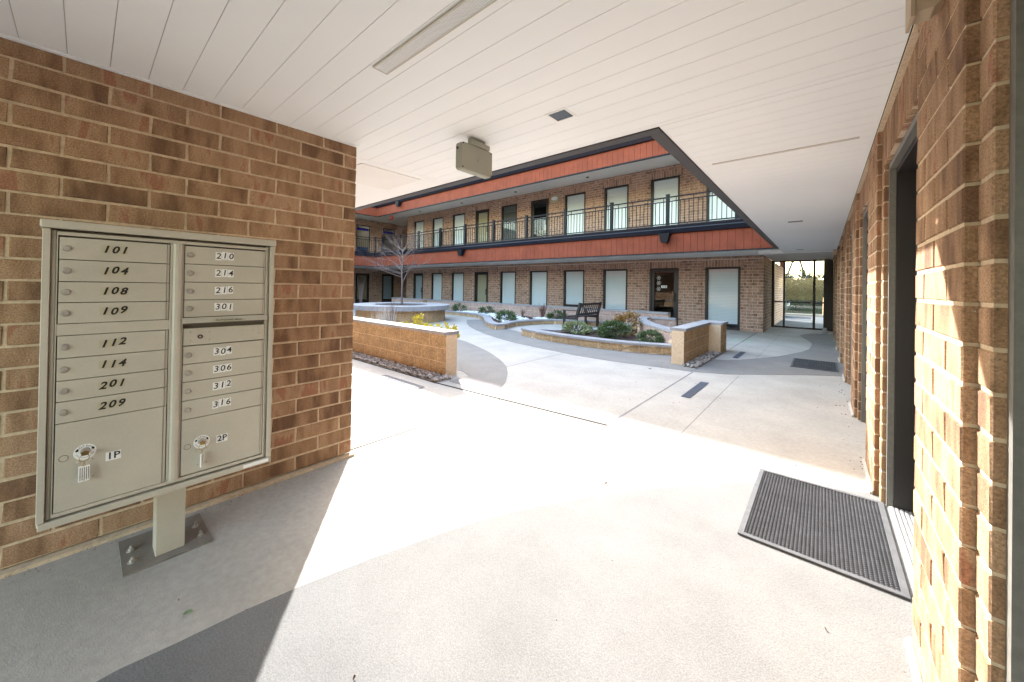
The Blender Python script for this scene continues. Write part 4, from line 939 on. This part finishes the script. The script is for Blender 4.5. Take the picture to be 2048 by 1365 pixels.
# parcel lockers
def parcel(txt, y0, y1, z0, z1, ly, lz, by, bz, tagang):
    mb = MB(); mb.box(XF - .020, XF - .004, y0 + .002, y1 - .012, z0, z1); mb.box(XF - .020, XF - .007, y1 - .011, y1 - .001, z0, z1)
    d = mb.build('parcel_door', 'cab', mx, bevel=.0012); d['label'] = 'large parcel locker door marked ' + txt
    x = XF - .004
    MB().tube((x, ly, lz - .003), (x + .001, ly, lz - .003), .031, .031, 28).build('dial_label', 'white', d)
    for k, ch in enumerate('OPEN'):
        a = R(90 + 33 - 22 * k); o = text('lettering', ch, .0115, (x + .0012, ly + math.cos(a) * .0235, lz - .003 + math.sin(a) * .0235), (R(90), 0, R(90)), 'ink', d, offset=0, ext=.0002)
    ar = MB()
    for sg in (-1, 1):
        a = R(90 + sg * 62); c = Vector((x + .0014, ly + math.cos(a) * .0235, lz - .003 + math.sin(a) * .0235)); t_ = Vector((0, -math.sin(a) * sg, math.cos(a) * sg)) ; n_ = Vector((0, math.cos(a), math.sin(a)))
        for (u, v) in (((-.006, 0), (.003, .0)),): ar.add([c + t_ * -.005 + n_ * .003, c + t_ * -.005 - n_ * .003, c + t_ * .001 - n_ * .003, c + t_ * .001 - n_ * .0055, c + t_ * .007, c + t_ * .001 + n_ * .0055, c + t_ * .001 + n_ * .003], [(0, 1, 2, 3, 4, 5, 6), (6, 5, 4, 3, 2, 1, 0)])
    for k in range(9):
        a = R(200 + k * 17); c = Vector((x + .0014, ly + math.cos(a) * .023, lz - .003 + math.sin(a) * .023)); ar.box(c.x, c.x + .0002, c.y - .0028, c.y + .0028, c.z - .0006, c.z + .0006)
    ar.build('arrows', 'ink', d)
    mb = MB(); mb.tube((x + .001, ly, lz), (x + .006, ly, lz), .015, .013, 18); mb.tube((x + .006, ly, lz), (x + .010, ly, lz), .010, .009, 16); mb.build('lock', 'steel', d)
    MB().torus((x + .0005, y0 + .024, lz - .012), (1, 0, 0), .012, .0009, 20, 4).build('knockout', 'cab_dark', d)
    pz = MB(); pz.box(x, x + .0006, by - .022, by + .022, bz - .018, bz + .018); pz.build('sticker', 'white', d); text('lettering', txt, .039, (x + .0009, by, bz), ROTX, 'ink', d, offset=.0006, ext=.0003)
    for yy, zz in ((ly - .017, lz - .040), (ly + .017, lz - .040), (ly - .017, lz - .108), (ly + .017, lz - .108)): rivet(d, yy, zz)
    # the key, its ring and its tag hang in the lock: a thing of their own
    k_ = thing('locker_key', 'brass key on a ring with printed white tag hanging in parcel locker ' + txt, 'key', (x + .02, ly, lz))
    mb = MB(); mb.box(x + .0101, x + .030, ly - .001, ly + .001, lz - .004, lz + .004); mb.tube((x + .030, ly, lz - .009), (x + .030, ly + .0001, lz - .009), .001, .001, 4); mb.box(x + .024, x + .030, ly - .010, ly + .010, lz - .009, lz + .005); mb.build('key', 'brass', k_)
    c = Vector((x + .026, ly - .002, lz - .019)); MB().torus(c, (1, .25, .1), .0135, .0011, 20, 5).build('ring', 'brass', k_)
    MB().torus((x + .024, ly - .002, lz - .040), (.4, 1, 0), .005, .0009, 10, 4).torus((x + .023, ly - .002, lz - .048), (1, .2, 0), .004, .0009, 10, 4).build('chain', 'brass', k_)
    L, w_ = .062, .030; Mz = Matrix.Rotation(tagang, 3, 'Z'); org = Vector((x + .020, ly - .002, lz - .052))
    def T(a, b, c_): return org + Mz @ Vector((a, b, c_))
    q = MB(); q.hexa([T(-.002, -w_ / 2, -L), T(.002, -w_ / 2, -L), T(.002, w_ / 2, -L), T(-.002, w_ / 2, -L)], [T(-.002, -w_ / 2, 0), T(.002, -w_ / 2, 0), T(.002, w_ / 2, 0), T(-.002, w_ / 2, 0)]); tg = q.build('tag', 'white', k_)
    q = MB()
    for r_ in range(5):
        yy = -w_ / 2 + .004 + r_ * .0055; s_ = .006
        while s_ < L - .006: l_ = rnd.uniform(.002, .005); a_ = T(.0022, yy, -s_); q.hexa([T(.0021, yy, -s_ - l_), T(.0024, yy, -s_ - l_), T(.0024, yy + .0022, -s_ - l_), T(.0021, yy + .0022, -s_ - l_)], [T(.0021, yy, -s_), T(.0024, yy, -s_), T(.0024, yy + .0022, -s_), T(.0021, yy + .0022, -s_)]); s_ += l_ + .0012
    q.build('print', 'ink', tg)
parcel('1P', LY[0], LY[1], .437, .780, .013, .655, .091, .611, .05)
parcel('2P', RY[0], RY[1], .440, .698, .378, .582, .456, .573, 1.15)
B(XF + .0021, XF + .0027, .545, .655, Z0 + .005, Z0 + .022).build('maker_label', 'white', mx)
B(-2.56, -2.452, .2435, .3515, .008, Z0 - .001).build('pedestal', 'cab', mx, bevel=.003)
pt = MB().prism([(-2.733, .133), (-2.398, .133), (-2.398, .454), (-2.733, .454)], .0005, .0085); pt.build('base_plate', 'plate', mx, bevel=.001)
for x, y in ((-2.52, .165), (-2.45, .163), (-2.62, .42), (-2.53, .425)) if False else ((-2.60, .170), (-2.49, .168), (-2.60, .415), (-2.49, .418)):
    mb = MB(); mb.tube((x, y, .0086), (x, y, .0115), .0165, .0165, 16); mb.tube((x, y, .0116), (x, y, .023), .0105, .0105, 6); mb.tube((x, y, .023), (x, y, .034), .0055, .005, 8); mb.build('anchor_bolt', 'steel', mx)

# ================================================================= MATS, DRAINS, LITTER
def rubber_mat(x0, x1, y0, y1, label, nx, ny):
    t = thing('door_mat', label, 'door mat', ((x0 + x1) / 2, (y0 + y1) / 2, .004), 'black rubber door mats')
    bw = .026; z = .0045
    mb = B(x0 + .001, x1 - .001, y0 + .001, y1 - .001, z, z + .004); mb.build('base', 'rubber', t)
    mb = MB(); mb.box(x0, x1, y0, y0 + bw, z + .0041, z + .011); mb.box(x0, x1, y1 - bw, y1, z + .0041, z + .011); mb.box(x0, x0 + bw, y0 + bw, y1 - bw, z + .0041, z + .011); mb.box(x1 - bw, x1, y0 + bw, y1 - bw, z + .0041, z + .011); mb.build('border', 'rubber_edge', t)
    mb = MB(); dx, dy = (x1 - x0 - 2 * bw) / nx, (y1 - y0 - 2 * bw) / ny
    for i in range(nx):
        for j in range(ny):
            a, b = x0 + bw + (i + .14) * dx, x0 + bw + (i + .86) * dx; c, d = y0 + bw + (j + .14) * dy, y0 + bw + (j + .86) * dy; k = .0025
            mb.add([(a, c, z + .0041), (b, c, z + .0041), (b, d, z + .0041), (a, d, z + .0041), (a + k, c + k, z + .010), (b - k, c + k, z + .010), (b - k, d - k, z + .010), (a + k, d - k, z + .010)], [(4, 5, 6, 7), (0, 1, 5, 4), (1, 2, 6, 5), (2, 3, 7, 6), (3, 0, 4, 7)])
    mb.build('studs', 'rubber', t, kind='stuff')
rubber_mat(-.345, .305, 2.355, 3.318, 'black studded rubber mat nearest, at the first dark door on the right', 36, 52)
rubber_mat(-.43, .22, 8.22, 9.28, 'black studded rubber mat farther down the right-hand walk', 26, 40)
def drain(x0, x1, y0, y1, label, alongy=True):
    t = thing('drain_grate', label, 'drain grate', ((x0 + x1) / 2, (y0 + y1) / 2, .004), 'slotted trench drain grates')
    z = .0045; mb = MB(); f = .008; mb.box(x0, x1, y0, y0 + f, z, z + .006); mb.box(x0, x1, y1 - f, y1, z, z + .006); mb.box(x0, x0 + f, y0 + f, y1 - f, z, z + .006); mb.box(x1 - f, x1, y0 + f, y1 - f, z, z + .006); mb.build('frame', 'grate', t)
    B(x0 + f, x1 - f, y0 + f, y1 - f, z - .001, z + .001).build('dark_channel', 'ink', t)
    L = (y1 - y0) if alongy else (x1 - x0); n = int(L / .022); mb = MB()
    for k in range(n):
        u = (k + .5) * L / n
        if alongy: mb.box(x0 + f, x1 - f, y0 + u - .0065, y0 + u + .0065, z + .0015, z + .0052)
        else: mb.box(x0 + u - .0065, x0 + u + .0065, y0 + f, y1 - f, z + .0015, z + .0052)
    mb.build('bars', 'grate', t)
drain(-1.345, -1.245, 4.90, 5.87, 'slotted blue-grey drain grate in the paving between the two low walls')
drain(-1.36, -1.27, 8.45, 9.42, 'farther slotted drain grate beside the short wall end pier')
drain(-4.95, -4.0, 2.85, 2.945, 'drain grate lying in the shadow of the near low wall', False)
def litter(name, x, y, s_, a, mt, label, cat='leaf'):
    p = Vector((x, y, .006)); d = Vector((math.cos(a), math.sin(a), 0)); n_ = Vector((-d.y, d.x, 0)); mb = MB()
    pts = [p - d * s_, p - d * s_ * .3 + n_ * s_ * .4 + Vector((0, 0, .008)), p + d * s_ * .4 + n_ * s_ * .35 + Vector((0, 0, .01)), p + d * s_ + Vector((0, 0, .004)), p + d * s_ * .3 - n_ * s_ * .38 + Vector((0, 0, .006)), p - d * s_ * .4 - n_ * s_ * .35 + Vector((0, 0, .004)), p + Vector((0, 0, .001))]
    mb.add(pts, [(6, 0, 1), (6, 1, 2), (6, 2, 3), (6, 3, 4), (6, 4, 5), (6, 5, 0)]); tag(mb.build(name, mt), label, cat)
litter('dry_leaf', -1.119, 2.343, .016, .8, 'leaf_dead', 'curled brown leaf lying on the bright floor')
litter('dry_leaf', -1.942, .291, .019, 1.1, 'leaf', 'green pointed leaf on the shaded floor before the mailbox')
litter('dry_leaf', -2.047, .277, .008, .2, 'leaf_dead', 'tiny brown leaf fragment beside the green leaf')
litter('dry_leaf', -1.20, .616, .008, 2, 'leaf_dead', 'small dark leaf scrap at the lower edge of the floor')
litter('dry_leaf', .02, 1.93, .008, 2, 'leaf_dead', 'small reddish scrap on the grey floor at right')
litter('dry_leaf', -2.60, 1.30, .007, .4, 'leaf_dead', 'dark crumb near the corner of the brick wall')
litter('dry_leaf', -2.2, 6.2, .03, .4, 'leaf_dead', 'dark leaf on the paving before the short tan wall')
mb = MB(); rg = random.Random(77)
for k in range(420):
    r_ = rg.random()
    if r_ < .3: x, y = -2.79 + abs(rg.gauss(0, .05)), rg.uniform(-.6, 1.38)
    elif r_ < .5: x, y = .25 - abs(rg.gauss(0, .06)), rg.uniform(.6, 12)
    elif r_ < .72: x, y = rg.uniform(-8, -4.1), 3.19 - abs(rg.gauss(0, .10))
    elif r_ < .85: x, y = rg.uniform(-6.4, -2.1), 7.42 - abs(rg.gauss(0, .12))
    else: x, y = rg.uniform(-2.6, .2), rg.uniform(.2, 9)
    s_ = rg.uniform(.0015, .0045) * (1 if y < 3.5 else 2); a = rg.uniform(0, 6.28); z = .0043
    mb.add([(x + s_ * math.cos(a + t) * q_, y + s_ * math.sin(a + t), z) for t, q_ in ((0, 1), (2.1, 1.4), (4.2, .8))] + [(x, y, z + s_ * .8)], [(0, 1, 3), (1, 2, 3), (2, 0, 3), (2, 1, 0)])
mb = mb.build('grit', 'leaf_dead', kind='stuff'); mb['label'] = 'scattered grit and leaf crumbs on the paving'
mk = MB()
for a, b in (((-1.85, 11.1), (-1.80, 11.75)), ((-1.80, 11.75), (-1.50, 11.75)), ((-1.50, 11.75), (-1.44, 11.3))):
    d = (Vector(b) - Vector(a)).normalized() * .012; n_ = Vector((-d.y, d.x)); mk.prism([tuple(Vector(a) + n_), tuple(Vector(a) - n_), tuple(Vector(b) - n_), tuple(Vector(b) + n_)], .0008, .003)
mk = mk.build('utility_marking', 'green_paint', kind='structure')

# ================================================================= CEILING FITTINGS
vt = thing('ceiling_vent', 'long narrow perforated vent grille in the plank soffit', 'vent', (-1, .96, CE))
B(-1.715, -.2, .927, .992, CE - .004, CE - .0005).build('backing', 'ink', vt)
mb = MB()
for k in range(7): y = .927 + k * .0105; mb.box(-1.715, -.2, y, y + .0042, CE - .0075, CE - .0042)
for k in range(150): x = -1.715 + k * .01013; mb.box(x, x + .0045, .927, .992, CE - .0074, CE - .0043)
mb.build('grille', 'plank', vt, kind='stuff')
mb = MB(); mb.box(-1.722, -1.715, .92, .999, CE - .009, CE - .0005); mb.box(-1.715, -.2, .92, .927, CE - .009, CE - .0005); mb.box(-1.715, -.2, .992, .999, CE - .009, CE - .0005); mb.build('frame', 'cab', vt)
def downlight(x0, x1, y0, y1, label, z=CE):
    t = thing('ceiling_light', label, 'ceiling light', ((x0 + x1) / 2, (y0 + y1) / 2, z), 'recessed square ceiling lights'); f = .014
    mb = MB(); mb.box(x0 - f, x1 + f, y0 - f, y0, z - .004, z - .0005); mb.box(x0 - f, x1 + f, y1, y1 + f, z - .004, z - .0005); mb.box(x0 - f, x0, y0, y1, z - .004, z - .0005); mb.box(x1, x1 + f, y0, y1, z - .004, z - .0005); mb.build('trim', 'white', t)
    B(x0, x1, y0, y1, z - .0018, z - .0008).build('lens', mat('lamp lens', (.12, .12, .12), .08, metal=.85), t)
downlight(-1.33, -1.21, 1.885, 1.998, 'square recessed light with mirror reflector, centre of the soffit')
downlight(-4.95, -4.80, 2.0, 2.12, 'square recessed light just past the left brick wall corner')
tag(B(-.735, .189, 3.505, 3.535, CE - .006, CE - .0005).build('cover_strip', mat('cover strip', (.60, .57, .53), .6)), 'long thin cover strip on the soffit near the right-hand wall', 'cover strip')
tag(B(-.42, -.24, 7.12, 7.22, CE - .004, CE - .0005).build('ceiling_light', 'frame_grey'), 'small dark recessed light over the right-hand walk', 'ceiling light', 'small dark recessed lights')
tag(B(-.52, -.38, 11.9, 12.0, CE - .004, CE - .0005).build('ceiling_light', 'cap'), 'farthest small recessed light over the right-hand walk', 'ceiling light')
for x in (-19.5, -15.53, -11.58, -7.61, -3.7): tag(MB().tube((x, 13.75, 6.04), (x, 13.75, 6.059), .07, .07, 12).build('recessed_light', 'ink'), ['fifth', 'fourth', 'third', 'second', 'first'][[-19.5, -15.53, -11.58, -7.61, -3.7].index(x)] + ' dark recessed light from the right in the upper balcony soffit', 'ceiling light', 'recessed lights in the upper balcony soffit')
t = thing('access_hatch', 'flush square access hatch in the soffit left of the grey box', 'hatch', (-3.5, 1.92, CE)); B(-3.80, -3.16, 1.60, 2.235, CE - .006, CE - .0005).build('panel', 'soffit', t)
# grey enclosure hanging from the ceiling
t = thing('ceiling_speaker', 'grey-green plastic enclosure hanging on a bracket below the soffit', 'enclosure', (-1.98, 1.88, 2.2))
def rrect(y0, y1, z0, z1, r_, n=5):
    o = []
    for cy, cz, a0 in ((y1 - r_, z1 - r_, 0), (y0 + r_, z1 - r_, 90), (y0 + r_, z0 + r_, 180), (y1 - r_, z0 + r_, 270)):
        for k in range(n + 1): a = R(a0 + 90 * k / n); o.append((cy + r_ * math.cos(a), cz + r_ * math.sin(a)))
    return o
def rbox(x0, x1, y0, y1, z0, z1, r_): q = rrect(y0, y1, z0, z1, r_); return MB().extr(q, 'x', x0, x1)
rbox(-2.012, -1.962, 1.715, 2.03, 2.183, 2.378, .022).build('housing', 'box_grey', t, bevel=.003)
rbox(-1.9615, -1.948, 1.717, 2.028, 2.185, 2.376, .022).build('lid', 'box_grey', t, bevel=.003)
for y, z in ((1.728, 2.196), (2.017, 2.196), (1.728, 2.365), (2.017, 2.365)): MB().tube((-1.948, y, z), (-1.9465, y, z), .006, .006, 10).build('screw', 'ink', t)
for (y, z, r_) in ((1.88, 2.285, .009), (1.868, 2.27, .005)): MB().torus((-1.9475, y, z), (1, 0, 0), r_, .0009, 16, 4).build('logo_ring', 'cap', t)
MB().tube((-1.99, 1.7155, 2.335), (-1.99, 1.709, 2.335), .009, .009, 10).build('cable_gland', 'ink', t)
mb = MB(); mb.box(-2.0, -1.935, 1.80, 1.985, 2.378, 2.384); mb.box(-1.945, -1.935, 1.80, 1.985, 2.384, 2.41); mb.box(-2.0, -1.96, 1.82, 1.96, 2.384, CE - .001); mb.build('bracket', 'box_grey', t)
# fixture box on the right-hand wall
t = thing('wall_fixture', 'tan box fixture high on the right-hand wall at the top edge', 'light fixture', (.22, 1.65, 2.2))
pr = [(.269, 2.215), (.245, 2.195), (.205, 2.195), (.205, 2.42), (.269, 2.42)]
MB().extr(pr, 'y', 1.615, 1.69).build('housing', 'box_beige', t, bevel=.002); B(.196, .2045, 1.605, 1.70, 2.18, 2.425).build('front_cover', 'box_beige', t)
tag(B(.20, .269, 12.3, 12.5, 2.30, 2.43).build('wall_fixture', 'box_beige'), 'small tan box far down the right-hand wall under the soffit', 'light fixture')
# oval wall light upstairs, small box downstairs
t = thing('wall_light', 'oval white bulkhead light on the upper facade between door and window', 'wall light', (-9.62, 14.33, 5.45))
B(-9.84, -9.42, 14.32, 14.349, 5.34, 5.72).build('back_plate', 'panel_beige', t)
q = [(-9.63 + .17 * math.cos(a), 5.55 + .085 * math.sin(a)) for a in np.linspace(0, 2 * math.pi, 25)[:-1]]; mb = MB(); n = len(q); mb.add([(x, 14.26, z) for x, z in q] + [(x, 14.319, z) for x, z in q], [tuple(range(n)), tuple(range(n, 2 * n))[::-1]] + [(i, n + i, n + (i + 1) % n, (i + 1) % n) for i in range(n)]); mb.build('diffuser', 'white', t, bevel=.01)
tag(B(-6.0 + .22, -6.0 + .31, 14.31, 14.348, 2.30, 2.42).build('wall_sensor', 'panel_beige'), 'tiny beige box on the brick just under the ground floor soffit', 'sensor')
t = thing('exit_sign', 'red exit sign hanging under the upper walkway soffit at left', 'exit sign', (-21.35, 12.9, 5.5))
B(-21.62, -21.18, 12.88, 12.92, 5.62, 5.86).build('panel', 'red', t); text('lettering', 'EXIT', .2, (-21.4, 12.874, 5.74), ROTY, 'white', t); MB().tube((-21.4, 12.9, 5.861), (-21.4, 12.9, 6.058), .012, .012, 6).build('stem', 'white', t)
B(-24, -20, 12.9, 12.93, 6.03, 6.058).build('soffit_joint', 'white', nb)
